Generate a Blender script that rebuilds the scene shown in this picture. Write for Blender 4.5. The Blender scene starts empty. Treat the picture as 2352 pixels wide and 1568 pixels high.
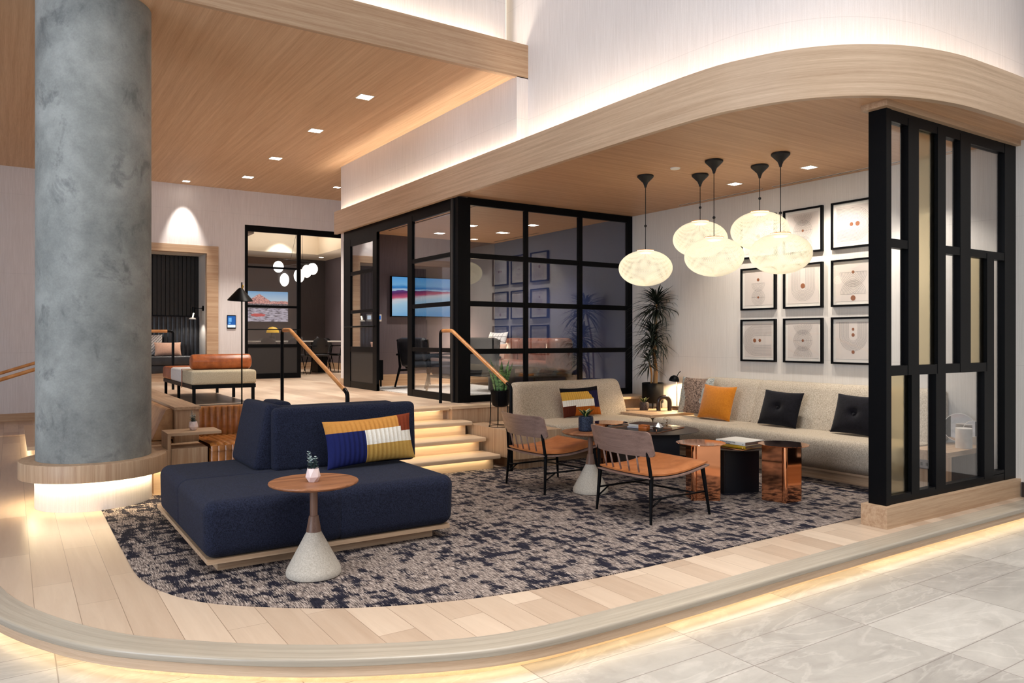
import bpy, bmesh, math, random
from mathutils import Vector, Matrix
random.seed(7)
PI = math.pi
SC = bpy.context.scene
COL = SC.collection
U = 0.65          # upper floor level
CH = 3.38         # canopy ceiling
HC = 4.57         # lobby wood ceiling

# ------------------------------------------------------------------ materials
def lin(c):
    r = []
    for v in c[:3]:
        v = v / 255.0
        r.append(v / 12.92 if v <= 0.04045 else ((v + 0.055) / 1.055) ** 2.4)
    return (r[0], r[1], r[2], 1.0)

class NT:
    def __init__(s, name):
        s.m = bpy.data.materials.new(name); s.m.use_nodes = True
        s.t = s.m.node_tree; s.t.nodes.clear()
        s.out = s.t.nodes.new('ShaderNodeOutputMaterial')
    def n(s, typ, ins=None, **props):
        nd = s.t.nodes.new('ShaderNode' + typ)
        for k, v in props.items(): setattr(nd, k, v)
        for k, v in (ins or {}).items():
            if isinstance(v, bpy.types.NodeSocket): s.t.links.new(v, nd.inputs[k])
            else: nd.inputs[k].default_value = v
        return nd
    def lk(s, a, b): s.t.links.new(a, b)
    def bsdf(s, **ins):
        b = s.n('BsdfPrincipled')
        for k, v in ins.items():
            k = k.replace('_', ' ')
            if isinstance(v, bpy.types.NodeSocket): s.lk(v, b.inputs[k])
            else: b.inputs[k].default_value = v
        s.lk(b.outputs[0], s.out.inputs['Surface']); return b
    def coord(s, which='Object'): return s.n('TexCoord').outputs[which]
    def mapping(s, vec, scale=(1, 1, 1), rot=(0, 0, 0), loc=(0, 0, 0)):
        return s.n('Mapping', {'Vector': vec, 'Scale': scale, 'Rotation': rot, 'Location': loc}).outputs[0]
    def noise(s, vec, scale, detail=3.0, rough=0.5, dist=0.0):
        return s.n('TexNoise', {'Vector': vec, 'Scale': scale, 'Detail': detail, 'Roughness': rough, 'Distortion': dist}).outputs[0]
    def ramp(s, fac, stops):
        r = s.n('ValToRGB', {'Fac': fac}); e = r.color_ramp.elements
        while len(e) < len(stops): e.new(0.5)
        for i, (p, c) in enumerate(stops): e[i].position = p; e[i].color = c
        return r.outputs[0]
    def mix(s, fac, a, b, mode='MIX'):
        x = s.n('Mix', data_type='RGBA', blend_type=mode)
        for k, v in ((0, fac), (6, a), (7, b)):
            if isinstance(v, bpy.types.NodeSocket): s.lk(v, x.inputs[k])
            else: x.inputs[k].default_value = v
        return x.outputs[2]
    def math(s, op, a, b=0.0, c=0.0):
        x = s.n('Math', operation=op)
        for i, v in enumerate((a, b, c)):
            if isinstance(v, bpy.types.NodeSocket): s.lk(v, x.inputs[i])
            else: x.inputs[i].default_value = v
        return x.outputs[0]
    def bump(s, h, strength=0.3, dist=0.01):
        return s.n('Bump', {'Height': h, 'Strength': strength, 'Distance': dist}).outputs[0]

def m_plain(name, c, rough=0.5, metal=0.0, spec=0.5, emit=None, es=0.0):
    k = NT(name); b = k.bsdf(Base_Color=lin(c), Roughness=rough, Metallic=metal, Specular_IOR_Level=spec)
    if emit: b.inputs['Emission Color'].default_value = lin(emit); b.inputs['Emission Strength'].default_value = es
    return k.m

def m_emit(name, c, s):
    k = NT(name); e = k.n('Emission', {'Color': lin(c), 'Strength': s}); k.lk(e.outputs[0], k.out.inputs['Surface']); return k.m

def m_wood(name, c1, c2, axis='X', rough=0.45, fine=60.0, spec=0.4, broad=1.0):
    k = NT(name)
    v = k.coord('UV' if axis == 'U' else 'Object')
    sc = {'X': (0.3, 15, 15), 'Y': (15, 0.3, 15), 'Z': (15, 15, 0.3), 'U': (0.3, 15, 15)}[axis]
    v = k.mapping(v, tuple(q * broad for q in sc))
    n1 = k.noise(v, 2.2, 4, 0.6, 0.3)
    n2 = k.noise(v, fine / 3.0, 2, 0.6)
    f = k.math('ADD', k.math('MULTIPLY', n1, 0.65), k.math('MULTIPLY', n2, 0.35))
    col = k.ramp(f, [(0.33, lin(c1)), (0.68, lin(c2))])
    k.bsdf(Base_Color=col, Roughness=rough, Specular_IOR_Level=spec, Normal=k.bump(n2, 0.08, 0.003))
    return k.m

def m_fabric(name, c1, c2, scale=220, rough=0.95, bump=0.5, sheen=0.0, stretch=(1, 1, 1)):
    k = NT(name); v = k.mapping(k.coord(), stretch)
    n = k.noise(v, scale, 2, 0.7)
    n2 = k.noise(v, scale * 0.37, 2, 0.6)
    f = k.math('ADD', k.math('MULTIPLY', n, 0.6), k.math('MULTIPLY', n2, 0.4))
    col = k.ramp(f, [(0.38, lin(c1)), (0.62, lin(c2))])
    k.bsdf(Base_Color=col, Roughness=rough, Specular_IOR_Level=0.15, Sheen_Weight=sheen, Normal=k.bump(n, bump, 0.004))
    return k.m

def m_leather(name, c1, c2, rough=0.38, scale=9):
    k = NT(name); v = k.coord()
    n = k.noise(v, scale, 4, 0.6); g = k.noise(v, 180, 2, 0.5)
    col = k.ramp(n, [(0.35, lin(c1)), (0.65, lin(c2))])
    k.bsdf(Base_Color=col, Roughness=rough, Specular_IOR_Level=0.5, Normal=k.bump(g, 0.12, 0.002))
    return k.m

def m_wall(name, c1, c2, axis='Z', fine=1.0):
    k = NT(name); v = k.coord()
    v2 = k.mapping(v, (26 * fine, 26 * fine, 0.9))
    n = k.noise(v2, 3.0, 4, 0.65); n3 = k.noise(v, 130, 2, 0.6); n4 = k.noise(v, 0.7, 3, 0.5)
    f = k.math('ADD', k.math('MULTIPLY', n, 0.55), k.math('ADD', k.math('MULTIPLY', n3, 0.2), k.math('MULTIPLY', n4, 0.25)))
    col = k.ramp(f, [(0.34, lin(c1)), (0.62, lin(c2))])
    sp = k.n('SeparateXYZ', {'Vector': v})
    fr = k.math('FRACT', k.math('DIVIDE', k.math('ADD', sp.outputs[2], 0.18), 1.42))
    seam = k.math('LESS_THAN', fr, 0.0035)
    col = k.mix(k.math('MULTIPLY', seam, 0.16), col, lin([q * 0.6 for q in c1]))
    k.bsdf(Base_Color=col, Roughness=0.85, Specular_IOR_Level=0.2, Normal=k.bump(f, 0.12, 0.004))
    return k.m

def m_planks(name, ca, cb, gap, rough=0.28, w=0.205, l=1.35):
    k = NT(name); v = k.coord()
    sp = k.n('SeparateXYZ', {'Vector': v})
    cv = k.n('CombineXYZ', {'X': sp.outputs[1], 'Y': k.math('ADD', sp.outputs[0], 0.095), 'Z': 0.0}).outputs[0]
    br = k.n('TexBrick', {'Vector': cv, 'Color1': (0, 0, 0, 1), 'Color2': (1, 1, 1, 1), 'Mortar': (0.5, 0.5, 0.5, 1), 'Scale': 1.0,
             'Mortar Size': 0.0016, 'Mortar Smooth': 0.0, 'Bias': 0.0, 'Brick Width': l, 'Row Height': w}, offset=0.37, offset_frequency=2, squash=1.0)
    g = k.mapping(v, (9, 0.7, 9)); n1 = k.noise(g, 1.6, 5, 0.6, 0.8); n2 = k.noise(g, 14, 3, 0.6)
    f = k.math('ADD', k.math('MULTIPLY', br.outputs[0], 0.42), k.math('ADD', k.math('MULTIPLY', n1, 0.42), k.math('MULTIPLY', n2, 0.16)))
    col = k.ramp(f, [(0.2, lin(ca)), (0.8, lin(cb))])
    col = k.mix(k.math('MULTIPLY', br.outputs[1], 0.75), col, lin(gap))
    k.bsdf(Base_Color=col, Roughness=k.math('ADD', rough, k.math('MULTIPLY', n2, 0.12)), Specular_IOR_Level=0.45, Normal=k.bump(k.math('SUBTRACT', n2, br.outputs[1]), 0.05, 0.002))
    return k.m

def m_tiles(name):
    k = NT(name); v = k.coord(); sp = k.n('SeparateXYZ', {'Vector': v})
    x, y = sp.outputs[0], sp.outputs[1]
    fx = k.math('FRACT', k.math('DIVIDE', k.math('ADD', x, 100 * 0.985 - 0.19), 0.985))
    fy = k.math('FRACT', k.math('DIVIDE', k.math('ADD', y, 100 * 0.96 - 0.13), 0.96))
    def near(f, p, wd): return k.math('LESS_THAN', k.math('ABSOLUTE', k.math('SUBTRACT', f, p)), wd)
    g = k.math('MAXIMUM', near(fx, 0.004, 0.003), k.math('MAXIMUM', near(fy, 0.005, 0.003), k.math('MAXIMUM', near(fy, 0.498, 0.003), near(fy, 0.745, 0.003))))
    ix = k.math('FLOOR', k.math('DIVIDE', k.math('ADD', x, 98.31), 0.985)); iy = k.math('FLOOR', k.math('MULTIPLY', k.math('ADD', y, 95.87), 2.083))
    wn = k.n('TexWhiteNoise', {'Vector': k.n('CombineXYZ', {'X': ix, 'Y': iy, 'Z': 0.0}).outputs[0]}, noise_dimensions='3D')
    off = k.n('VectorMath', {0: v, 1: wn.outputs[1]}, operation='ADD').outputs[0]
    n1 = k.noise(k.mapping(off, (1.0, 2.2, 1), (0, 0, 0.5)), 1.7, 6, 0.62, 1.4)
    n2 = k.noise(off, 30, 4, 0.6)
    ve = k.noise(k.mapping(off, (0.7, 1.9, 1), (0, 0, -0.7)), 1.3, 5, 0.55, 2.2)
    vein = k.ramp(k.math('ABSOLUTE', k.math('SUBTRACT', ve, 0.5)), [(0.0, (1, 1, 1, 1)), (0.035, (0, 0, 0, 1))])
    f = k.math('ADD', k.math('MULTIPLY', n1, 0.58), k.math('ADD', k.math('MULTIPLY', n2, 0.14), k.math('MULTIPLY', wn.outputs[0], 0.28)))
    col = k.ramp(f, [(0.26, lin((138, 133, 127))), (0.52, lin((164, 159, 152))), (0.8, lin((188, 183, 176)))])
    col = k.mix(k.math('MULTIPLY', vein, 0.16), col, lin((222, 216, 207)))
    col = k.mix(k.math('MULTIPLY', g, 0.85), col, lin((118, 110, 104)))
    k.bsdf(Base_Color=col, Roughness=k.math('ADD', 0.3, k.math('MULTIPLY', n2, 0.15)), Specular_IOR_Level=0.4)
    return k.m

def m_carpet(name):
    k = NT(name); v = k.coord()
    b1 = k.noise(k.mapping(v, (15, 4.6, 1)), 1.0, 2, 0.5, 0.0)
    b2 = k.noise(k.mapping(v, (5.0, 13, 1)), 1.0, 2, 0.5, 0.0)
    big = k.math('ADD', k.math('MULTIPLY', b1, 0.55), k.math('MULTIPLY', b2, 0.45))
    mid = k.noise(k.mapping(v, (1.5, 1.0, 1)), 1.0, 2, 0.5)
    st = k.noise(k.mapping(v, (150, 14, 1)), 1.0, 3, 0.7)
    gr = k.noise(v, 420, 2, 0.7)
    f = k.math('ADD', k.math('MULTIPLY', big, 0.62), k.math('ADD', k.math('MULTIPLY', mid, 0.15), k.math('MULTIPLY', st, 0.23)))
    patch = k.ramp(f, [(0.47, (0, 0, 0, 1)), (0.515, (1, 1, 1, 1))])
    h = k.math('ADD', k.math('MULTIPLY', st, 0.6), k.math('MULTIPLY', gr, 0.4))
    light = k.ramp(h, [(0.40, lin((38, 35, 40))), (0.49, lin((114, 101, 95))), (0.61, lin((204, 190, 180)))])
    dark = k.ramp(h, [(0.4, lin((15, 16, 27))), (0.64, lin((50, 48, 60)))])
    k.bsdf(Base_Color=k.mix(patch, dark, light), Roughness=0.97, Specular_IOR_Level=0.1, Normal=k.bump(h, 0.6, 0.006))
    return k.m

def m_concrete(name):
    k = NT(name); v = k.coord()
    a = k.noise(v, 1.7, 7, 0.66, 0.15); b = k.noise(k.mapping(v, (2.2, 2.2, 1.7)), 1.9, 6, 0.66, 0.5); c = k.noise(v, 60, 3, 0.6)
    sp = k.ramp(b, [(0.57, (0, 0, 0, 1)), (0.68, (1, 1, 1, 1))])
    f = k.math('ADD', k.math('MULTIPLY', a, 0.85), k.math('MULTIPLY', c, 0.15))
    col = k.ramp(f, [(0.32, lin((112, 116, 116))), (0.5, lin((146, 150, 148))), (0.7, lin((176, 180, 178)))])
    col = k.mix(k.math('MULTIPLY', sp, 0.55), col, lin((88, 92, 94)))
    k.bsdf(Base_Color=col, Roughness=0.6, Specular_IOR_Level=0.3, Normal=k.bump(a, 0.1, 0.01))
    return k.m

def m_glass(name, tint=(1, 1, 1), refl=1.0, rough=0.0):
    k = NT(name)
    bf = k.n('NewGeometry').outputs['Backfacing']
    fr = k.n('Fresnel', {'IOR': k.math('ADD', 1.5, k.math('MULTIPLY', bf, 1 / 1.5 - 1.5))}).outputs[0]
    tr = k.n('BsdfTransparent', {'Color': (*tint, 1)}); gl = k.n('BsdfGlossy', {'Color': (1, 1, 1, 1), 'Roughness': rough})
    mx = k.n('MixShader', {0: k.math('MINIMUM', k.math('MULTIPLY', fr, refl), 1.0), 1: tr.outputs[0], 2: gl.outputs[0]})
    k.lk(mx.outputs[0], k.out.inputs['Surface']); return k.m

def m_frost(name):          # bronze reeded glass
    k = NT(name)
    tr = k.n('BsdfTransparent', {'Color': lin((190, 182, 156))}); rf = k.n('BsdfRefraction', {'Color': lin((240, 234, 216)), 'Roughness': 0.3, 'IOR': 1.03})
    gl = k.n('BsdfGlossy', {'Color': (0.9, 0.85, 0.7, 1), 'Roughness': 0.15})
    m1 = k.n('MixShader', {0: 0.9, 1: tr.outputs[0], 2: rf.outputs[0]})
    m2 = k.n('MixShader', {0: 0.14, 1: m1.outputs[0], 2: gl.outputs[0]})
    k.lk(m2.outputs[0], k.out.inputs['Surface']); return k.m

M = {}
M['oak'] = m_wood('oak_x', (166, 132, 102), (206, 178, 148), 'X')
M['oaky'] = m_wood('oak_y', (166, 132, 102), (206, 178, 148), 'Y')
M['oakz'] = m_wood('oak_z', (166, 132, 102), (206, 178, 148), 'Z')
M['oaku'] = m_wood('oak_curved', (182, 152, 124), (220, 194, 166), 'U', fine=110)
M['tread'] = m_wood('tread_oak', (208, 178, 146), (230, 206, 176), 'X')
M['ceil'] = m_wood('ceiling_veneer', (196, 158, 124), (224, 192, 158), 'Y', rough=0.6, broad=0.7, spec=0.25)
M['canopyceil'] = m_wood('canopy_veneer', (186, 142, 108), (216, 178, 142), 'X', rough=0.5, broad=0.7, spec=0.3)
M['walnut'] = m_wood('walnut', (92, 54, 34), (172, 116, 78), 'X', fine=90)
M['walnutz'] = m_wood('walnut_z', (92, 66, 54), (134, 104, 88), 'Z', fine=90)
M['chairwood'] = m_wood('chair_walnut', (116, 92, 84), (158, 130, 118), 'Y', rough=0.4)
M['planks'] = m_planks('floor_planks', (168, 144, 123), (206, 186, 165), (112, 90, 72))
M['uplanks'] = m_planks('upper_planks', (180, 150, 126), (226, 204, 180), (140, 112, 90), rough=0.3)
M['nosing'] = m_wood('nosing_oak', (150, 140, 126), (176, 166, 150), 'U', rough=0.25)
M['tiles'] = m_tiles('stone_tiles')
M['carpet'] = m_carpet('streaked_carpet')
M['concrete'] = m_concrete('troweled_concrete')
M['wall'] = m_wall('plaster_wall', (211, 205, 204), (228, 223, 223))
M['wallwarm'] = m_wall('linen_wall', (209, 202, 193), (226, 220, 212), fine=1.6)
M['taupe'] = m_wall('taupe_wall', (96, 86, 91), (114, 104, 109), fine=2)
M['slate'] = m_wall('slate_wall', (37, 47, 82), (46, 58, 98), fine=2)
M['darkwall'] = m_wall('charcoal_wall', (66, 60, 61), (78, 72, 74), fine=2)
M['cream'] = m_plain('cream_paint', (230, 216, 196), 0.8)
M['black'] = m_plain('black_metal', (6, 7, 10), 0.42, 0.0, 0.12)
M['blackmat'] = m_plain('matte_black', (16, 16, 18), 0.6)
M['blackblue'] = m_plain('black_table', (22, 24, 32), 0.38)
M['blacktop'] = m_plain('black_table_top', (40, 32, 28), 0.32)
M['white'] = m_plain('white_paint', (235, 232, 226), 0.6)
M['paper'] = m_plain('print_paper', (226, 214, 204), 0.9)
M['mat'] = m_plain('mat_board', (242, 234, 222), 0.9)
M['ink'] = m_plain('ink_line', (88, 80, 78), 0.9)
M['dot'] = m_plain('copper_ink', (150, 92, 58), 0.6)
M['navy'] = m_fabric('navy_boucle', (13, 16, 27), (41, 46, 68), 280, bump=0.7, sheen=0.04)
M['grip'] = m_leather('grip_leather', (186, 122, 64), (212, 150, 92), 0.4)
M['tweed'] = m_fabric('beige_tweed', (146, 132, 114), (216, 204, 186), 300, bump=0.5, stretch=(1, 1, 0.5))
M['tweed2'] = m_fabric('ottoman_tweed', (160, 146, 120), (212, 200, 174), 320)
M['whitefab'] = m_fabric('white_fabric', (204, 198, 194), (226, 222, 218), 200)
M['tan'] = m_leather('tan_leather', (134, 82, 36), (178, 114, 58), 0.3)
M['tanlight'] = m_leather('tan_leather_pale', (176, 128, 84), (206, 160, 114))
M['seatlea'] = m_leather('seat_leather', (168, 98, 50), (192, 120, 70), 0.42)
M['cognac'] = m_leather('cognac_leather', (140, 70, 30), (188, 102, 52), 0.33)
M['brownlea'] = m_leather('bronze_leather', (112, 66, 52), (152, 98, 80), 0.28)
M['blacklea'] = m_leather('black_leather', (20, 20, 24), (38, 38, 44), 0.38)
M['stripeblk'] = m_leather('black_panel_leather', (9, 7, 7), (18, 15, 15), 0.5)
M['copper'] = m_plain('polished_copper', (232, 162, 120), 0.06, 1.0)
M['brass'] = m_plain('brass', (206, 160, 70), 0.2, 1.0)
M['mirror'] = m_plain('mirror_glass', (200, 196, 196), 0.02, 1.0)
M['steel'] = m_plain('brushed_steel', (170, 172, 176), 0.3, 1.0)
M['glass'] = m_glass('clear_glass', (0.95, 0.96, 0.97), 1.0)
M['glassroom'] = m_glass('partition_glass', (0.93, 0.95, 0.97), 2.4)
M['glazing'] = m_glass('picture_glazing', (0.98, 0.98, 0.98), 0.6)
M['bronzeglass'] = m_frost('bronze_reeded_glass')
M['stone'] = m_fabric('speckled_stone', (170, 161, 148), (204, 196, 184), 260, 0.85, 0.15)
M['marble'] = m_fabric('white_marble', (222, 216, 208), (240, 236, 230), 9, 0.35, 0.0)
M['pinkpot'] = m_plain('blush_ceramic', (232, 212, 210), 0.55)
M['bluepot'] = m_fabric('dark_speckled_ceramic', (7, 9, 16), (50, 60, 82), 230, 0.25, 0.5)
M['brownpot'] = m_fabric('dark_textured_ceramic', (40, 34, 34), (88, 76, 72), 110, 0.5, 0.5)
M['eucal'] = m_plain('blue_green_leaf', (62, 92, 92), 0.6)
M['eucaltip'] = m_plain('pale_leaf_tip', (176, 196, 198), 0.6)
M['dracaena'] = m_plain('dark_green_leaf', (26, 34, 24), 0.5)
M['cane'] = m_wood('cane_stem', (120, 84, 48), (190, 146, 92), 'Z', fine=30)
M['soil'] = m_plain('soil', (40, 30, 24), 1.0)
def m_snake():
    k = NT('snake_leaf'); v = k.coord()
    n = k.noise(k.mapping(v, (4, 4, 26)), 3.0, 3, 0.6, 1.5)
    k.bsdf(Base_Color=k.ramp(n, [(0.42, lin((28, 62, 34))), (0.58, lin((122, 162, 98)))]), Roughness=0.4); return k.m
M['snake'] = m_snake()
M['leafgreen'] = m_plain('deep_green_leaf', (24, 50, 26), 0.4)
M['leafedge'] = m_plain('yellow_leaf_edge', (204, 204, 120), 0.4)
M['lamp'] = m_emit('lamp_glow', (255, 238, 206), 4)
M['spot'] = m_emit('downlight_lens', (255, 244, 226), 14)
M['led'] = m_emit('led_strip', (255, 232, 188), 10)
M['led2'] = m_emit('led_strip_bright', (255, 230, 184), 22)
M['globe'] = m_emit('globe_glow', (255, 244, 228), 3)
def m_strand():
    k = NT('glass_fibre_strand')
    d = k.n('BsdfDiffuse', {'Color': lin((252, 249, 240))}); t = k.n('BsdfTranslucent', {'Color': lin((252, 247, 234))})
    e = k.n('Emission', {'Color': lin((255, 250, 232)), 'Strength': 0.15})
    m1 = k.n('MixShader', {0: 0.5, 1: d.outputs[0], 2: t.outputs[0]}); a = k.n('AddShader', {0: m1.outputs[0], 1: e.outputs[0]})
    k.lk(a.outputs[0], k.out.inputs['Surface']); return k.m
M['strand'] = m_strand()
for nm, c in dict(p_ochre=(200, 140, 70), p_navy=(30, 36, 88), p_white=(236, 230, 218), p_mustard=(190, 150, 78), p_rust=(128, 58, 36),
                  p_orange=(172, 92, 28), p_brown=(84, 36, 22), p_gold=(214, 166, 74), p_black=(18, 16, 20), p_indigo=(34, 30, 62)).items():
    M[nm] = m_fabric(nm, [q * 0.94 for q in c], c, 160, bump=0.25)
M['mustardvel'] = m_fabric('mustard_velvet', (190, 112, 22), (204, 126, 30), 60, bump=0.2, sheen=0.4)
M['blackvel'] = m_fabric('black_velvet', (13, 12, 17), (23, 21, 28), 60, bump=0.2, sheen=0.12)
M['textpil'] = m_fabric('flecked_weave', (48, 36, 32), (186, 160, 142), 110, bump=0.9)
M['stripepil'] = m_fabric('striped_weave', (110, 116, 112), (206, 208, 200), 90, bump=0.6, stretch=(1, 0.2, 3))
M['blush'] = m_fabric('blush_linen', (188, 146, 124), (216, 178, 156), 120, stretch=(1, 1, 4))
M['checkpil'] = m_plain('check_line', (60, 58, 60), 0.9)
M['rugw'] = m_fabric('pale_rug', (168, 164, 160), (214, 210, 206), 70, bump=0.8)
M['bookw'] = m_plain('book_white', (226, 224, 218), 0.5)
M['booky'] = m_plain('book_yellow', (226, 176, 20), 0.5)
M['pages'] = m_fabric('book_pages', (120, 90, 78), (160, 128, 112), 60, stretch=(1, 1, 14))
M['bookd'] = m_plain('book_dark', (72, 52, 44), 0.5)
M['bookblue'] = m_plain('book_pale_blue', (206, 212, 226), 0.5)
M['orange'] = m_plain('orange_leather', (204, 112, 46), 0.4)
M['clear'] = m_glass('acrylic', (0.97, 0.97, 0.97), 1.2)
M['screen'] = m_emit('touch_screen_blue', (44, 92, 160), 1.0)
M['screenw'] = m_emit('touch_screen_white', (226, 234, 244), 1.0)
M['darkwood'] = m_plain('dark_wood', (44, 32, 26), 0.45)
M['graphite'] = m_plain('graphite_panel', (40, 38, 38), 0.55)
# ------------------------------------------------------------------ mesh helpers
class MB:
    def __init__(s): s.v = []; s.f = []; s.mi = []; s.sm = []; s.uv = {}
    def add(s, vs, fs, mi=0, smooth=False):
        b = len(s.v); s.v.extend(Vector(q) for q in vs)
        for f in fs: s.f.append(tuple(b + i for i in f)); s.mi.append(mi); s.sm.append(smooth)
        return b
    def box(s, x0, y0, z0, x1, y1, z1, mi=0):
        vs = [(x0, y0, z0), (x1, y0, z0), (x1, y1, z0), (x0, y1, z0), (x0, y0, z1), (x1, y0, z1), (x1, y1, z1), (x0, y1, z1)]
        s.add(vs, [(0, 3, 2, 1), (4, 5, 6, 7), (0, 1, 5, 4), (1, 2, 6, 5), (2, 3, 7, 6), (3, 0, 4, 7)], mi); return s
    def rbox(s, x0, y0, z0, x1, y1, z1, r=0.02, seg=3, mi=0, mat=None):
        bm = bmesh.new(); bmesh.ops.create_cube(bm, size=1)
        for v in bm.verts: v.co = Vector(((x0 + x1) / 2 + v.co.x * (x1 - x0), (y0 + y1) / 2 + v.co.y * (y1 - y0), (z0 + z1) / 2 + v.co.z * (z1 - z0)))
        bmesh.ops.bevel(bm, geom=bm.edges[:], offset=r, segments=seg, affect='EDGES', profile=0.5)
        if mat is not None: bm.transform(mat)
        s.from_bm(bm, mi, True); return s
    def from_bm(s, bm, mi=0, smooth=True):
        bm.verts.ensure_lookup_table(); bm.verts.index_update()
        s.add([v.co.copy() for v in bm.verts], [[v.index for v in f.verts] for f in bm.faces], mi, smooth); bm.free()
    def tube(s, pts, r, seg=8, mi=0, caps=True, closed=False):
        pts = [Vector(p) for p in pts]; n = len(pts)
        rs = r if isinstance(r, (list, tuple)) else [r] * n
        prev = None; base = len(s.v)
        for i, p in enumerate(pts):
            if closed: t = pts[(i + 1) % n] - pts[i - 1]
            else: t = (pts[min(i + 1, n - 1)] - pts[max(i - 1, 0)])
            t.normalize()
            if prev is None:
                a = Vector((0, 0, 1)) if abs(t.z) < 0.9 else Vector((1, 0, 0))
                u = t.cross(a).normalized()
            else:
                u = (prev - t * prev.dot(t)).normalized()
            prev = u; w = t.cross(u)
            for k in range(seg):
                an = 2 * PI * k / seg; s.v.append(p + (u * math.cos(an) + w * math.sin(an)) * rs[i])
        m = n if closed else n - 1
        for i in range(m):
            j = (i + 1) % n
            for k in range(seg):
                l = (k + 1) % seg
                s.f.append((base + i * seg + k, base + i * seg + l, base + j * seg + l, base + j * seg + k)); s.mi.append(mi); s.sm.append(seg > 4)
        if caps and not closed:
            s.f.append(tuple(base + k for k in range(seg))[::-1]); s.mi.append(mi); s.sm.append(False)
            s.f.append(tuple(base + (n - 1) * seg + k for k in range(seg))); s.mi.append(mi); s.sm.append(False)
        return s
    def lathe(s, prof, seg=32, cx=0, cy=0, mi=0, smooth=True, cap=True):
        base = len(s.v); n = len(prof)
        for (r, z) in prof:
            for k in range(seg):
                a = 2 * PI * k / seg; s.v.append(Vector((cx + r * math.cos(a), cy + r * math.sin(a), z)))
        for i in range(n - 1):
            for k in range(seg):
                l = (k + 1) % seg
                s.f.append((base + i * seg + k, base + i * seg + l, base + (i + 1) * seg + l, base + (i + 1) * seg + k)); s.mi.append(mi); s.sm.append(smooth)
        if cap:
            for i in (0, n - 1):
                if prof[i][0] > 1e-5: s.f.append(tuple(base + i * seg + k for k in range(seg))[::(-1 if i == 0 else 1)]); s.mi.append(mi); s.sm.append(False)
        return s
    def prism(s, poly, z0, z1, mi=0, mit=None):
        n = len(poly); vs = [(x, y, z0) for x, y in poly] + [(x, y, z1) for x, y in poly]
        s.add(vs, [tuple(range(n))[::-1]], mi); b = len(s.v) - 2 * n
        s.f.append(tuple(b + n + i for i in range(n))); s.mi.append(mi if mit is None else mit); s.sm.append(False)
        for i in range(n):
            j = (i + 1) % n; s.f.append((b + i, b + j, b + n + j, b + n + i)); s.mi.append(mi); s.sm.append(False)
        return s
    def prof(s, pts, a0, a1, axis='Y', mi=0, smooth=True, nseg=1):
        """closed profile extruded along an axis: axis Y -> pts are (x,z); axis X -> pts are (y,z)"""
        n = len(pts); b = len(s.v)
        for i in range(nseg + 1):
            a = a0 + (a1 - a0) * i / nseg
            for p, q in pts: s.v.append(Vector((p, a, q)) if axis == 'Y' else Vector((a, p, q)))
        for i in range(nseg):
            for k in range(n):
                l = (k + 1) % n
                s.f.append((b + i * n + k, b + i * n + l, b + (i + 1) * n + l, b + (i + 1) * n + k)); s.mi.append(mi); s.sm.append(smooth)
        s.f.append(tuple(b + k for k in range(n))[::-1]); s.mi.append(mi); s.sm.append(False)
        s.f.append(tuple(b + nseg * n + k for k in range(n))); s.mi.append(mi); s.sm.append(False)
        return s
    def sweep(s, path, profile, side=1, mi=0, closed_prof=True, smooth=True, caps=True):
        """profile (offset outward, z) along a 2-D path; writes UVs (arc length, profile length)"""
        P = [Vector((x, y)) for x, y in path]; n = len(P); L = [0.0]
        for i in range(1, n): L.append(L[-1] + (P[i] - P[i - 1]).length)
        m = len(profile); b = len(s.v)
        pl = [0.0]
        for i in range(1, m + 1):
            a, c = profile[i - 1], profile[i % m]; pl.append(pl[-1] + math.hypot(c[0] - a[0], c[1] - a[1]))
        for i in range(n):
            t0 = (P[i] - P[i - 1]).normalized() if i > 0 else None
            t1 = (P[i + 1] - P[i]).normalized() if i < n - 1 else None
            if t0 is None: nn = Vector((t1.y, -t1.x))
            elif t1 is None: nn = Vector((t0.y, -t0.x))
            else:
                a = Vector((t0.y, -t0.x)); c = Vector((t1.y, -t1.x)); nn = (a + c).normalized(); nn = nn / max(0.4, nn.dot(a))
            nn = nn * side
            for o, z in profile: s.v.append(Vector((P[i].x + nn.x * o, P[i].y + nn.y * o, z)))
        last = m if closed_prof else m - 1
        for i in range(n - 1):
            for k in range(last):
                l = (k + 1) % m
                fi = len(s.f)
                s.f.append((b + i * m + k, b + i * m + l, b + (i + 1) * m + l, b + (i + 1) * m + k)); s.mi.append(mi); s.sm.append(smooth)
                s.uv[fi] = [(L[i], pl[k]), (L[i], pl[k + 1]), (L[i + 1], pl[k + 1]), (L[i + 1], pl[k])]
        if caps and closed_prof:
            s.f.append(tuple(b + k for k in range(m))[::-1]); s.mi.append(mi); s.sm.append(False)
            s.f.append(tuple(b + (n - 1) * m + k for k in range(m))); s.mi.append(mi); s.sm.append(False)
        return s
    def xf(s, mat, start=0):
        for i in range(start, len(s.v)): s.v[i] = mat @ s.v[i]
        return s
    def sphere(s, c, r, seg=16, rings=10, mi=0, sz=1.0):
        prof = [(r * math.sin(PI * i / rings), c[2] - r * sz * math.cos(PI * i / rings)) for i in range(rings + 1)]
        prof[0] = (1e-5, prof[0][1]); prof[-1] = (1e-5, prof[-1][1])
        return s.lathe(prof, seg, c[0], c[1], mi, True, False)
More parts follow.
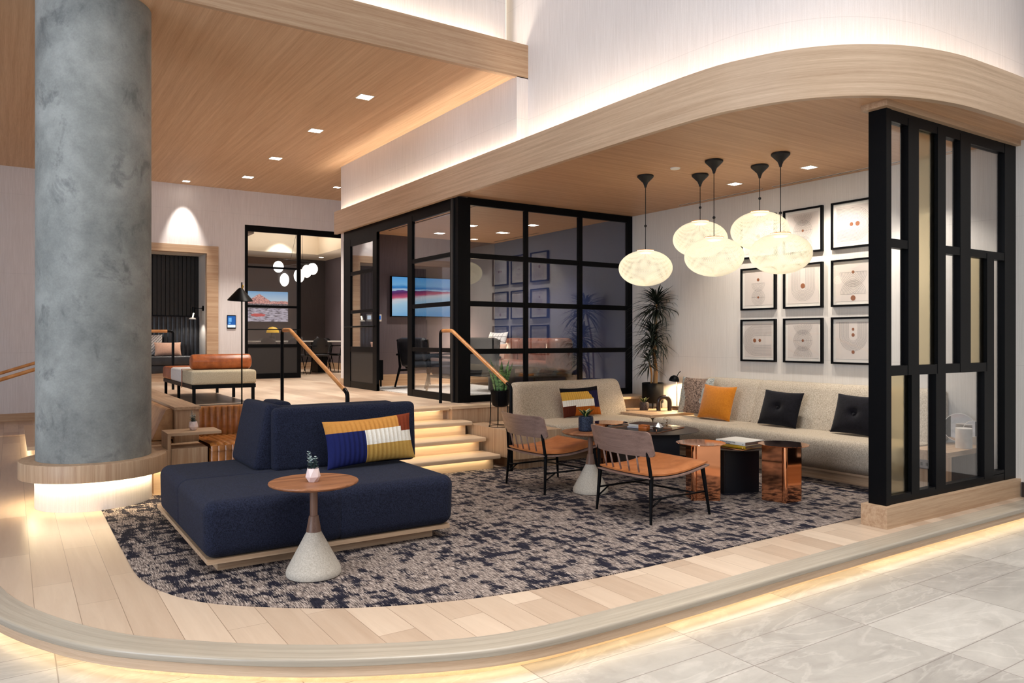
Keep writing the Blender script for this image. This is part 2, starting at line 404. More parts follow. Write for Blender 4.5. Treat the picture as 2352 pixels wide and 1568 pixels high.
    def build(s, name, mats, parent=None, world=False, angle=0.7):
        me = bpy.data.meshes.new(name)
        off = parent.matrix_world.translation if False else None
        vs = s.v
        if world and parent is not None:
            o = Vector(ROOT[parent.name]); vs = [v - o for v in vs]
        me.from_pydata([tuple(v) for v in vs], [], s.f)
        if not isinstance(mats, (list, tuple)): mats = [mats]
        for m in mats: me.materials.append(m)
        me.polygons.foreach_set('material_index', s.mi); me.polygons.foreach_set('use_smooth', s.sm)
        if s.uv:
            uv = me.uv_layers.new(name='UVMap').data
            for fi, co in s.uv.items():
                st = me.polygons[fi].loop_start
                for q, c in enumerate(co): uv[st + q].uv = c
        bm = bmesh.new(); bm.from_mesh(me); bmesh.ops.recalc_face_normals(bm, faces=bm.faces[:])
        for e in bm.edges:
            if len(e.link_faces) == 2 and e.calc_face_angle(0) > angle: e.smooth = False
        bm.to_mesh(me); bm.free(); me.update()
        ob = bpy.data.objects.new(name, me); COL.objects.link(ob)
        if parent is not None:
            ob.parent = parent
            p = parent
            while p is not None and p.name not in ROOT: p = p.parent
            if parent.name not in ROOT: ROOT[ob.name] = ROOT.get(p.name, (0, 0, 0)) if p else (0, 0, 0)
            else: ROOT[ob.name] = ROOT[parent.name]
        else: ROOT[ob.name] = (0, 0, 0)
        return ob
ROOT = {}

def thing(name, label, cat, loc=(0, 0, 0), rz=0.0, group=None):
    o = bpy.data.objects.new(name, None); COL.objects.link(o); o.empty_display_size = 0.1
    o.location = loc; o.rotation_euler = (0, 0, rz); o['label'] = label; o['category'] = cat
    if group: o['group'] = group
    ROOT[o.name] = tuple(loc); return o
def tag(o, label, cat, group=None, kind=None):
    if label: o['label'] = label
    if cat: o['category'] = cat
    if group: o['group'] = group
    if kind: o['kind'] = kind
    return o
def struct(name, mb, mat): return tag(mb.build(name, mat), None, None, None, 'structure')
def dup(root, loc, rz=None, label=None, group=None):
    r = root.copy(); COL.objects.link(r); r.location = loc
    if rz is not None: r.rotation_euler = (0, 0, rz)
    if label: r['label'] = label
    if group: r['group'] = group
    for ch in list(root.children):
        c = ch.copy(); COL.objects.link(c); c.parent = r
        for g in list(ch.children):
            d = g.copy(); COL.objects.link(d); d.parent = c
    return r
def part(name, mb, mat, parent, world=False): return mb.build(name, mat, parent, world)
def bx(*a): return MB().box(*a)
def rb(*a, **k): return MB().rbox(*a, **k)
def tb(*a, **k): return MB().tube(*a, **k)
def lt(*a, **k): return MB().lathe(*a, **k)

def spline(pts, per=8):
    P = [Vector((*p, 0)) if len(p) == 2 else Vector(p) for p in pts]; out = []
    for i in range(len(P) - 1):
        p0 = P[max(i - 1, 0)]; p1 = P[i]; p2 = P[i + 1]; p3 = P[min(i + 2, len(P) - 1)]
        for k in range(per):
            t = k / per
            out.append(0.5 * ((2 * p1) + (p2 - p0) * t + (2 * p0 - 5 * p1 + 4 * p2 - p3) * t * t + (3 * p1 - p0 - 3 * p2 + p3) * t ** 3))
    out.append(P[-1]); return out
def spline2(pts, per=8): return [(v.x, v.y) for v in spline(pts, per)]

def bend(pts, r=0.05, seg=5):
    """round the corners of a polyline"""
    P = [Vector(p) for p in pts]; out = [P[0]]
    for i in range(1, len(P) - 1):
        a = (P[i - 1] - P[i]).normalized(); b = (P[i + 1] - P[i]).normalized()
        rr = min(r, (P[i - 1] - P[i]).length * 0.49, (P[i + 1] - P[i]).length * 0.49)
        p0 = P[i] + a * rr; p2 = P[i] + b * rr
        for k in range(seg + 1):
            t = k / seg; out.append(p0 * (1 - t) ** 2 + P[i] * 2 * t * (1 - t) + p2 * t * t)
    out.append(P[-1]); return out

def rect_profile(pts, r, seg=5):
    """round the corners of a closed 2-D polygon; r may be a list"""
    n = len(pts); out = []
    for i in range(n):
        p = Vector(pts[i]); a = Vector(pts[i - 1]) - p; b = Vector(pts[(i + 1) % n]) - p
        rr = r[i] if isinstance(r, (list, tuple)) else r
        if rr <= 0: out.append((p.x, p.y)); continue
        q = min(rr, a.length * 0.49, b.length * 0.49); a.normalize(); b.normalize()
        for k in range(seg + 1):
            t = k / seg; v = (p + a * q) * (1 - t) ** 2 + p * 2 * t * (1 - t) + (p + b * q) * t * t
            out.append((v.x, v.y))
    return out

def pillow(w, h, th, n=28, pick=None, ribs=0, pinch=0.05, tuft=0.0, puff=0.5):
    """upright cushion in the local XZ plane, facing -Y, bottom at z=0"""
    mb = MB(); nx, nz = n, max(8, int(n * h / w))
    def P(i, j, side):
        u = 2.0 * i / nx - 1; v = 2.0 * j / nz - 1
        e = max(0.0, (1 - u * u)) ** puff * max(0.0, (1 - v * v)) ** puff
        t = th * 0.5 * e
        if ribs and 0 < i < nx: t += 0.006 * e * math.cos(2 * PI * ribs * (u + 1) / 2)
        if tuft and side < 0: t -= tuft * math.exp(-((u * 3.4) ** 2 + (v * 3.4) ** 2) * 1.6)
        x = u * w / 2 * (1 - pinch * (1 - v * v)); z = v * h / 2 * (1 - pinch * 1.4 * (1 - u * u)) + h / 2
        return (x, side * t, z)
    idx = {}
    for side in (-1, 1):
        for i in range(nx + 1):
            for j in range(nz + 1):
                edge = i in (0, nx) or j in (0, nz)
                if edge and side == 1: idx[(i, j, 1)] = idx[(i, j, -1)]; continue
                idx[(i, j, side)] = len(mb.v); mb.v.append(Vector(P(i, j, side)))
    for side in (-1, 1):
        for i in range(nx):
            for j in range(nz):
                q = [idx[(i, j, side)], idx[(i + 1, j, side)], idx[(i + 1, j + 1, side)], idx[(i, j + 1, side)]]
                if side == 1: q = q[::-1]
                mb.f.append(tuple(q)); mb.sm.append(True)
                mb.mi.append(pick((i + 0.5) / nx, (j + 0.5) / nz, side) if pick else 0)
    return mb
def lean(tilt, rz, loc): return Matrix.Translation(loc) @ Matrix.Rotation(rz, 4, 'Z') @ Matrix.Rotation(tilt, 4, 'X')

def area_light(name, loc, size, energy, color, direction=(0, 0, -1), sy=None, spread=PI):
    l = bpy.data.lights.new(name, 'AREA'); l.shape = 'RECTANGLE'; l.size = size; l.size_y = sy or size; l.energy = energy; l.color = color; l.spread = spread
    o = bpy.data.objects.new(name, l); COL.objects.link(o); o.location = loc
    o.rotation_euler = Vector(direction).to_track_quat('-Z', 'Y').to_euler(); return o
def spot(name, loc, energy, color, target, angle=70, blend=0.5, r=0.04):
    l = bpy.data.lights.new(name, 'SPOT'); l.energy = energy; l.color = color; l.spot_size = math.radians(angle); l.spot_blend = blend; l.shadow_soft_size = r
    o = bpy.data.objects.new(name, l); COL.objects.link(o); o.location = loc
    o.rotation_euler = (Vector(target) - Vector(loc)).to_track_quat('-Z', 'Y').to_euler(); return o
def point(name, loc, energy, color, r=0.05):
    l = bpy.data.lights.new(name, 'POINT'); l.energy = energy; l.color = color; l.shadow_soft_size = r
    o = bpy.data.objects.new(name, l); COL.objects.link(o); o.location = loc; return o
WARM = (1.0, 0.78, 0.52); WARM2 = (1.0, 0.86, 0.68); NEUT = (1.0, 0.93, 0.84); COOL = (0.80, 0.88, 1.0)
# ------------------------------------------------------------------ the setting
def offset_path(path, d):
    P = [Vector(p) for p in path]; out = []
    for i in range(len(P)):
        t = (P[min(i + 1, len(P) - 1)] - P[max(i - 1, 0)]).normalized(); nn = Vector((t.y, -t.x)); out.append((P[i].x + nn.x * d, P[i].y + nn.y * d))
    return out

# lobby stone floor
struct('floor', bx(-9, -6, -0.3, 12, 24, -0.16), M['tiles'])
# platform with rounded corner
NOSE = [(12, 3.08), (9, 3.08), (6, 3.08)] + spline2([(5.2, 3.075), (4.3, 3.06), (3.4, 3.035), (2.62, 3.03), (2.2, 3.05), (1.87, 3.12), (1.5, 3.28), (1.12, 3.5), (0.7, 3.83), (0.31, 4.24), (-0.02, 4.84), (-0.22, 5.5), (-0.34, 6.4), (-0.39, 7.4), (-0.4, 8.6)], 8) + [(-0.4, 12), (-0.4, 16.2)]
# outward normal for this path: +X -> -X travel, outward is -Y => side flips
inner = offset_path(NOSE, 0.17)
struct('floor_platform', MB().prism([*inner, (12, 16.2)], -0.075, 0.0), M['planks'])
NP = rect_profile([(-0.17, 0.002), (0.0, 0.002), (0.0, -0.036), (-0.17, -0.036)], [0, 0.018, 0.006, 0])
tr = MB().sweep(NOSE, NP, -1)
n1 = tag(tr.build('trim_1', M['nosing']), None, None, None, 'structure')
part('fascia', MB().sweep(NOSE, [(-0.17, -0.036), (-0.012, -0.036), (-0.012, -0.088), (-0.17, -0.088)], -1, smooth=False), M['oaku'], n1)
riser = struct('trim_2', MB().sweep(NOSE, [(-0.2, -0.07), (-0.13, -0.07), (-0.13, -0.16), (-0.2, -0.16)], -1, smooth=False), M['tread'])
part('led_strip', MB().sweep(NOSE, [(-0.1, -0.0885), (-0.075, -0.0885), (-0.075, -0.0905), (-0.1, -0.0905)], -1, smooth=False), M['led'], n1)

# carpet
CP = [(7.17, 3.68)] + spline2([(5.6, 3.68), (4.8, 3.675), (4.0, 3.66), (3.16, 3.66), (2.53, 3.71), (2.01, 3.83), (1.48, 4.07), (0.98, 4.48), (0.76, 4.86), (0.67, 5.28), (0.66, 5.9), (0.66, 6.6)], 6)
cp = MB().prism(CP + [(0.66, 7.9), (2.66, 7.9), (2.66, 7.41), (4.85, 7.41), (4.85, 7.18), (5.41, 7.18), (5.41, 7.40), (7.17, 7.40)], 0.0, 0.006)
tag(cp.build('carpet', M['carpet']), 'large carpet flecked navy and sand set into the pale plank platform', 'carpet')

# upper floor
uf = MB()
uf.box(2.75, 8.41, 0.0, 4.58, 8.85, U); uf.box(4.58, 8.36, 0.0, 8.0, 8.85, U); uf.box(1.66, 8.85, 0, 9, 24, U); uf.box(1.16, 11.05, 0, 1.66, 24, U); uf.box(-0.2, 13.9, 0, 1.16, 16.2, 0.02)
struct('floor_upper', uf, M['uplanks'])

# canopy fascia, soffit
FAS = [(4.82, 13.04), (4.82, 11.0), (4.82, 9.0), (4.82, 7.0)] + spline2([(4.82, 5.3), (4.835, 4.7), (4.87, 4.3), (4.94, 4.05), (5.06, 3.77), (5.25, 3.52), (5.5, 3.32), (5.83, 3.16), (6.27, 3.06), (6.8, 3.03), (7.4, 3.02), (8.0, 3.02)], 8) + [(10, 3.02), (12, 3.02)]
# travelling -Y then +X: outward (towards the lobby) is the right-hand normal
fa = MB().sweep(FAS, [(0.0, 3.36), (0.0, 3.755), (-0.022, 3.755), (-0.022, 3.44), (-0.06, 3.44), (-0.06, 3.36)], 1, smooth=False)
struct('trim_3', fa, M['oaku'])
inn = offset_path(FAS, -0.03)
struct('ceiling_canopy', MB().prism([*inn, (12, 13.04)], CH, 3.6), M['canopyceil'])
# curved wall above the canopy
WP = [p for p in offset_path(FAS, -0.28)]
WP = [(5.10, 7.9), (5.10, 7.2)] + [p for p in WP if p[1] < 6.9]
struct('wall_upper', MB().sweep(WP, [(0, 3.55), (0, 7.0), (-0.12, 7.0), (-0.12, 3.55)], 1), M['wall'])
# wall over the glass room
wl = MB().box(4.94, 7.36, 3.55, 5.1, 13.02, HC)
wl.box(4.94, 12.85, U, 9.0, 13.02, CH).box(5.1, 12.85, 3.55, 9.0, 13.02, HC)
struct('wall_inner', wl, M['wall'])
bl = struct('baseboard_inner', bx(4.925, 12.86, U, 4.94, 13.03, U + 0.14), M['oaky'])
# lobby ceiling slab with its fascia and cove
struct('ceiling', bx(-9, 7.42, HC, 9, 16.25, HC + 0.2), M['ceil'])
struct('trim_4', MB().box(-9, 7.36, HC - 0.01, 5.1, 7.42, HC + 0.39), M['oak'])
struct('wall_slab', MB().box(-9, 7.6, HC + 0.2, 4.94, 7.75, 7.0).box(4.94, 7.86, HC + 0.1, 5.1, 7.95, 7.0), M['wall'])
struct('ceiling_hall', bx(-9, -6, 7.0, 12, 7.9, 7.15), M['white'])
struct('wall_back', bx(-9, -6.2, -0.16, 12, -6.0, 7.0), m_wood('hall_veneer', (92, 66, 48), (134, 100, 76), 'X'))
struct('wall_right', bx(12, -6.2, -0.16, 12.2, 8.0, 7.0), M['wall'])
# art wall and continuation through the glass room
struct('wall_art', MB().box(8.0, 2.9, -0.16, 8.2, 8.72, CH).box(8.0, 0.5, -0.16, 8.2, 2.9, 7.0), M['wallwarm'])
struct('wall_slate', bx(8.0, 8.72, U - 0.2, 8.2, 12.9, CH), M['slate'])
struct('wall_room', bx(4.97, 12.71, U, 8.0, 12.84, CH), M['taupe'])
struct('baseboard_art', bx(7.98, 0.5, 0.0, 8.0, 3.32, 0.14), M['darkwood'])
struct('baseboard_room', bx(4.97, 12.69, U, 8.0, 12.71, U + 0.2), M['oak'])
# far wall with the alcove and meeting room openings
FY = 16.2
wf = MB()
wf.box(-9, FY, 0, 1.2, FY + 0.2, HC); wf.box(1.2, FY, 3.23, 3.32, FY + 0.2, HC); wf.box(3.32, FY, 0, 4.06, FY + 0.2, HC)
wf.box(4.06, FY, 3.87, 6.4, FY + 0.2, HC); wf.box(6.4, FY, U, 9, FY + 0.2, HC)
struct('wall_far', wf, M['wall'])
struct('baseboard_far', bx(-9, FY - 0.02, 0, 1.16, FY, 0.16), M['oak'])
struct('baseboard_step', bx(3.53, FY - 0.02, U, 4.05, FY, U + 0.14), M['oak'])
# alcove box
al = MB().box(1.0, 17.1, 0.5, 3.5, 17.2, 3.4).box(3.32, FY + 0.2, 0.5, 3.42, 17.1, 3.4).box(1.1, FY + 0.2, 0.5, 1.2, 17.1, 3.4).box(1.2, FY + 0.2, 3.23, 3.32, 17.1, 3.35)
struct('wall_alcove', al, M['wallwarm'])
tf = MB().box(1.0, FY - 0.03, 3.22, 3.53, FY + 0.12, 3.37).box(3.31, FY - 0.03, U, 3.53, FY + 0.12, 3.22)
struct('trim_5', tf, M['oak'])
# meeting room
mr = MB().box(3.4, 21.0, U, 7.6, 21.1, 3.72)
struct('wall_meeting', mr, M['darkwall'])
struct('wall_meeting_right', MB().box(7.5, FY + 0.2, U, 7.6, 21.0, 3.72).box(3.4, FY + 0.2, U, 3.5, 21.0, 3.72), M['taupe'])
mc = MB().box(3.4, FY + 0.2, 4.25, 7.6, 21.1, 4.35).box(3.4, 19.6, 3.72, 7.6, 21.1, 4.25).box(3.4, FY + 0.2, 3.72, 4.3, 19.6, 4.25).box(6.8, FY + 0.2, 3.72, 7.6, 19.6, 4.25)
struct('ceiling_meeting', mc, M['cream'])
struct('baseboard_meeting', MB().box(7.48, FY + 0.2, U, 7.5, 20.98, U + 0.18).box(3.5, 20.98, U, 7.5, 21.0, U + 0.18), M['oak'])

# ---- stairs
st = thing('staircase', 'pale oak stairs with lit risers rising between navy sofa and glass room', 'stairs', (2.75, 7.34, 0))
for i in range(4):
    y = 7.34 + 0.32 * i; z1 = 0.1625 * (i + 1); x1 = (4.70, 4.70, 4.70, 4.56)[i]; d = 0.40 if i < 3 else 0.25
    tp = rect_profile([(y, z1 - 0.045), (y, z1 + 0.001), (y + d, z1 + 0.001), (y + d, z1 - 0.045)], [0.012, 0.016, 0, 0], 4)
    td = part('tread', MB().prof(tp, 2.75, x1, 'X'), M['tread'], st, True)
    part('riser', bx(2.75, y + 0.08, z1 - 0.165, x1 - 0.05, y + 0.1, z1 - 0.045), M['tread'], st, True)
    part('led_strip', bx(2.8, y + 0.035, z1 - 0.048, x1 - 0.12, y + 0.055, z1 - 0.0455), M['led'], td, True)
sw = MB().box(4.58, 8.27, 0.44, 5.42, 8.36, U).box(2.68, 7.5, 0.0, 2.75, 8.85, U)
struct('trim_6', sw, M['oakz'])
struct('trim_7', MB().box(4.56, 8.24, U - 0.03, 8.0, 8.40, U + 0.004), M['tread'])
# left flight (mostly behind the column)
sl = thing('staircase', 'low oak steps with a glowing underside left behind the concrete column', 'stairs', (0.17, 11.07, 0))
for i in range(4):
    x = 0.17 + 0.33 * i; z1 = 0.1625 * (i + 1)
    td = part('tread', bx(x, 11.07, z1 - 0.045, x + 0.4, 13.87, z1 + 0.001), M['tread'], sl, True)
    part('riser', bx(x + 0.08, 11.1, z1 - 0.165, x + 0.1, 13.85, z1 - 0.045), M['tread'], sl, True)
    if i == 0:
        part('led_strip', MB().box(x + 0.03, 11.1, z1 - 0.048, x + 0.05, 13.85, z1 - 0.0455).box(x + 0.03, 11.10, z1 - 0.048, x + 0.3, 11.12, z1 - 0.0455), M['led'], td, True)
# wood box beside the stairs
bxw = thing('bench_box', 'low oak box carrying the snake plant between stairs and short sofa', 'box', (4.75, 7.1, 0))
part('body', bx(4.75, 7.1, 0.13, 5.40, 8.27, 0.44), M['oakz'], bxw, True)
part('plinth', bx(4.86, 7.2, 0.0, 5.40, 8.27, 0.13), M['oakz'], bxw, True)

# ---- column
cxy = (0.65, 7.95)
co = thing('concrete_column', 'tall round grey troweled concrete column at the platform edge', 'column', (*cxy, 0))
part('shaft', lt([(0.47, 0.40), (0.47, HC)], 64, 0, 0), M['concrete'], co)
cbp = part('base', lt([(0.475, 0.0), (0.475, 0.27)], 64, 0, 0), M['wall'], co)
part('led_strip', MB().lathe([(0.48, 0.262), (0.54, 0.262)], 64, 0, 0, 0, False, False), M['led2'], cbp)
rg = thing('column_bench', 'oak ring bench wrapped around the foot of the concrete column', 'bench', (*cxy, 0))
pr = [(0.60 * math.cos(a), 0.60 * math.sin(a)) for a in [2 * PI * i / 64 for i in range(65)]]
rm = MB().lathe([(0.472, 0.27), (0.60, 0.27), (0.60, 0.412), (0.595, 0.42), (0.472, 0.42)], 64, 0, 0, 0, True, False)
rgp = part('ring', rm, M['oakz'], rg)
part('wing', MB().prism([(0.42, -0.16), (0.63, -0.02), (0.63, 0.65), (0.3, 0.65), (0.3, 0.40), (0.42, 0.3)], 0.25, 0.418), M['oakz'], rg)
part('plinth', bx(0.5, 0.05, 0.0, 0.63, 0.64, 0.25), M['tread'], rg)
part('led_strip', bx(0.47, 0.02, 0.246, 0.6, 0.045, 0.249), M['led2'], rgp)

# ---- partition behind the tan banquettes
struct('trim_8', MB().box(1.43, 8.50, 0.0, 1.66, 13.9, 0.755).box(1.66, 8.93, 0, 2.7, 9.0, U), M['oakz'])
struct('trim_9', MB().box(1.415, 8.47, 0.755, 1.675, 13.9, 0.785), M['oaky'])

# ---- handrails
def rail(name, label, post, wood, blk, r=0.021, grp=None):
    t = thing(name, label, 'handrail', post[0][0], 0, grp)
    for p in post: part('post', tb(p, r, 12), M['black'], t, True)
    for p in wood: part('grip', tb(p, r * 1.12, 12), M['grip'], t, True)
    for p in blk: part('elbow', tb(p, r, 12), M['black'], t, True)
    return t
zt = 1.60
def stair_rail(x, y0, label):
    yk = y0 - 0.31; ye = 7.2; ze = 0.99
    post = bend([(x, y0, U), (x, y0, zt), (x, y0 - 0.12, zt)], 0.07)
    wood = bend([(x, y0 - 0.07, zt), (x, yk, zt), (x, ye, ze)], 0.03, 4)
    blk = bend([(x, ye, ze), (x, ye - 0.075, ze - 0.035), (x, ye - 0.085, 0.007)], 0.07)
    rail('handrail', label, [post], [wood], [blk])
stair_rail(4.70, 8.80, 'black handrail with tan grip right of the stairs, beside the snake plant')
stair_rail(2.77, 9.28, 'black handrail with tan grip left of the stairs, behind the navy sofa')
# left flight rails
rail('handrail', 'black handrail with tan grip standing just right of the concrete column', [bend([(1.88, 13.6, U), (1.88, 13.6, 1.6)], 0.05), bend([(2.25, 13.6, U), (2.25, 13.6, 1.62), (2.15, 13.6, 1.62)], 0.1)],
     [bend([(1.2, 13.6, 1.40), (1.86, 13.6, 1.62), (2.16, 13.6, 1.62)], 0.05)], [])
for yy, lb in ((13.6, 'upper'), (11.3, 'lower')):
    rail('handrail', f'tan wall-side handrail sloping up left of the column, {lb} one of the pair', [((-1.8, yy, 0), (-1.8, yy, 0.42))], [[(-1.8, yy, 0.42), (1.15, yy, 1.41)]], [])
# ------------------------------------------------------------------ glass partitions
def frame_grid(name, label, cat, loc, axis, bars, panes, solid=(), depth=0.05, pane_mats=None, kind='window'):
    """bars and panes are (a0,a1,z0,z1) rectangles in the plane; axis 'X' runs along X, 'Y' along Y"""
    t = thing(name, label, cat, loc)
    X, Y, Z = loc
    def b(mb, r, d0, d1):
        a0, a1, z0, z1 = r
        if axis == 'X': mb.box(a0, Y + d0, z0, a1, Y + d1, z1)
        else: mb.box(X + d0, a0, z0, X + d1, a1, z1)
    fm = MB()
    for r in bars:
        q = 0.0 if (r[3] - r[2]) > (r[1] - r[0]) else 0.003
        b(fm, r, -depth / 2 + q, depth / 2 - q)
    part('frame', fm, M['black'], t, True)
    for i, r in enumerate(panes):
        mb = MB(); b(mb, r, -0.004, 0.004)
        m = pane_mats[i] if pane_mats else 'glassroom'
        part('pane', mb, M[m], t, True)
    for r in solid:
        mb = MB(); b(mb, r, -0.012, 0.012); part('kick_panel', mb, M['graphite'], t, True)
    return t

# front glazing of the glass room (runs along X at y = 8.72)
xs = [5.09, 5.09, 5.99, 6.05, 6.95, 7.02, 7.9, 8.0]; zs = [U, 0.74, 1.29, 1.36, 1.93, 2.0, 2.57, 2.64, 3.28, 3.38]
bars = [(5.09, 8.0, U, 0.74), (5.09, 8.0, 3.28, 3.38), (7.9, 8.0, U, 3.38), (5.99, 6.05, U, 3.38), (6.95, 7.02, U, 3.38)]
bars += [(5.09, 8.0, zs[i], zs[i + 1]) for i in (2, 4, 6)]
panes = [(xs[i], xs[i + 1], zs[j], zs[j + 1]) for i in (1, 3, 5) for j in (1, 3, 5, 7)]
frame_grid('glass_partition', 'wide black gridded glass wall behind the short beige sofa', 'glass wall', (6.4, 8.75, U), 'X', bars, panes)
cpst = thing('corner_post', 'thick black steel post where the two glass walls meet', 'post', (4.99, 8.78, U))
part('post', bx(4.90, 8.69, U, 5.09, 8.84, CH - 0.02), M['black'], cpst, True)
part('cover_strip', bx(4.88, 8.80, U, 4.90, 8.85, CH - 0.02), M['graphite'], cpst, True)
# side glazing (runs along Y at x = 4.94): fixed light, opening, door
zs2 = [U, 0.75, 1.31, 1.37, 1.94, 2.0, 2.60, 2.66, 3.18, 3.24]
bars = [(8.88, 8.95, U, 3.3), (10.11, 10.26, U, 3.3), (8.9, 10.2, U, 0.75), (8.88, 12.85, 3.22, 3.38)]
bars += [(8.9, 10.2, zs2[i], zs2[i + 1]) for i in (2, 4, 6)]
panes = [(8.95, 10.11, zs2[j], zs2[j + 1]) for j in (1, 3, 5, 7)]
frame_grid('glass_partition', 'black framed glass side light between corner post and open doorway', 'glass wall', (4.95, 9.5, U), 'Y', bars, panes)
bars = [(11.40, 11.56, U, 3.22), (12.54, 12.85, U, 3.22), (11.4, 12.8, U, 0.76), (11.4, 12.8, 3.1, 3.22)]
bars += [(11.5, 12.6, a, b) for a, b in ((1.27, 1.36), (1.93, 1.985), (2.59, 2.65))]
panes = [(11.56, 12.54, a, b) for a, b in ((1.36, 1.93), (1.985, 2.59), (2.65, 3.1))]
d1 = frame_grid('glass_door', 'black framed glass door with solid kick panel at the glass room entrance', 'door', (4.95, 12.0, U), 'Y', bars, panes, [(11.56, 12.54, 0.76, 1.27)])
part('push_bar', tb([(4.90, 11.45, 1.70), (4.90, 12.75, 1.70)], 0.014, 8), M['black'], d1, True)
# meeting room glazing
bars = [(4.06, 4.13, U, 3.87), (5.17, 5.25, U, 3.87), (4.06, 6.4, 3.74, 3.87), (4.06, 5.25, U, 0.76), (4.1, 5.2, 1.31, 1.38), (4.1, 5.2, 2.15, 2.2), (4.1, 5.2, 2.98, 3.02)]
panes = [(4.13, 5.17, a, b) for a, b in ((1.38, 2.15), (2.2, 2.98), (3.02, 3.74))]
d2 = frame_grid('glass_door', 'tall black sliding glass door in front of the meeting room', 'door', (4.65, FY + 0.05, U), 'X', bars, panes, [(4.13, 5.17, 0.76, 1.31)])
part('push_bar', tb([(4.1, FY - 0.01, 1.69), (5.22, FY - 0.01, 1.69)], 0.012, 8), M['black'], d2, True)

# black screen on the right with its curb and header
SYY = 3.41
P = [(5.87, 6.12, 2.30, 3.24), (6.28, 6.58, 1.28, 3.24), (6.71, 6.96, 2.30, 3.24), (7.14, 7.78, 2.30, 3.24), (5.87, 6.12, 1.28, 2.23), (6.71, 6.96, 1.28, 2.23), (7.14, 7.44, 1.28, 2.23), (7.57, 7.78, 0.27, 2.23),
     (5.87, 6.17, 0.24, 1.20), (6.29, 6.55, 0.24, 1.20), (6.71, 7.39, 0.24, 1.20)]
pm = ['glass', 'bronzeglass', 'glass', 'glass', 'glass', 'glass', 'bronzeglass', 'glass', 'bronzeglass', 'glass', 'glass']
bars = [(5.845, 5.87, 0.17, 3.33), (5.85, 7.79, 0.17, 0.24), (5.85, 7.79, 3.24, 3.33), (7.78, 8.0, 0.17, 3.33), (6.12, 6.28, 1.2, 3.3), (6.58, 6.71, 1.2, 3.3), (6.96, 7.14, 1.2, 3.3), (7.44, 7.57, 0.22, 2.28),
        (5.85, 6.28, 2.23, 2.30), (6.6, 7.79, 2.23, 2.30), (5.85, 7.57, 1.20, 1.28), (6.17, 6.29, 0.22, 1.2), (6.55, 6.71, 0.22, 1.2), (7.39, 7.44, 0.22, 1.2), (7.57, 7.8, 0.235, 0.27)]
sc = frame_grid('glass_screen', 'tall black steel screen of clear and bronze glass panes at the right', 'screen', (6.9, SYY, 0.17), 'X', bars, P, (), 0.07, pm)
part('end_post', bx(5.79, 3.37, 0.17, 5.845, 3.52, 3.33), M['black'], sc, True)
struct('trim_10', bx(5.73, 3.33, 0.0, 8.0, 3.55, 0.17), M['oak'])
struct('trim_11', bx(5.73, 3.33, 3.33, 8.0, 3.55, CH), M['oak'])
# ------------------------------------------------------------------ navy island sofa
sf = thing('island_sofa', 'large navy boucle island sofa with back cushions, nearest to the viewer', 'sofa', (1.9, 6.1, 0.006))
part('plinth', bx(1.11, 5.11, 0.006, 2.66, 6.9, 0.075), M['oak'], sf, True)
part('base_board', bx(1.03, 5.02, 0.075, 2.76, 6.98, 0.105), M['oak'], sf, True)
def seatblock(x0, y0, x1, y1, z1=0.475, z0=0.105):
    mb = MB().rbox(x0, y0, z0, x1, y1, z1, 0.075, 6)
    for v in mb.v:      # lower edges draw in slightly, top domes
        k = max(0.0, (z0 + 0.16 - v.z) / 0.16); cx, cy = (x0 + x1) / 2, (y0 + y1) / 2
        v.x += (cx - v.x) * 0.02 * k; v.y += (cy - v.y) * 0.02 * k
    return mb
part('seat', seatblock(1.005, 4.985, 1.945, 5.945), M['navy'], sf, True)
part('seat', seatblock(1.85, 4.985, 2.79, 5.945), M['navy'], sf, True)
part('seat', seatblock(1.005, 5.85, 1.945, 6.72), M['navy'], sf, True)
part('seat', seatblock(1.89, 5.91, 2.79, 7.0), M['navy'], sf, True)
def cush(w, h, d, tilt, rz, loc):
    return MB().rbox(-w / 2, -d / 2, 0, w / 2, d / 2, h, 0.045, 4, 0, lean(tilt, rz, loc))
part('back_cushion', cush(1.22, 0.50, 0.17, -0.05, 0, (2.31, 5.98, 0.455)), M['navy'], sf, True)
part('back_cushion', cush(0.74, 0.53, 0.17, -0.2, -PI / 2, (1.65, 6.36, 0.455)), M['navy'], sf, True)
part('back_cushion', cush(1.02, 0.49, 0.17, -0.05, PI, (2.34, 6.28, 0.455)), M['navy'], sf, True)
part('back_cushion', cush(0.40, 0.51, 0.16, -0.06, -PI / 2, (1.90, 6.62, 0.455)), M['navy'], sf, True)

PCOL = ['p_ochre', 'p_navy', 'p_white', 'p_mustard', 'p_rust']
def pick1(u, v, side):
    if side > 0: return 1
    if v > 0.74: return 4 if u > 0.83 else 0
    if v > 0.62 and u > 0.86: return 4
    if u < 0.41: return 1
    return 2 if v > 0.40 else 3
pw = thing('lumbar_cushion', 'quilted patchwork lumbar cushion on the navy sofa', 'cushion', (2.43, 5.70, 0.494))
mb = pillow(0.76, 0.375, 0.16, 114, pick1, 19, 0.055); mb.xf(Matrix.Rotation(-0.2, 4, 'X') @ Matrix.Rotation(-0.045, 4, 'Y'))
part('cover', mb, [M[c] for c in PCOL], pw)

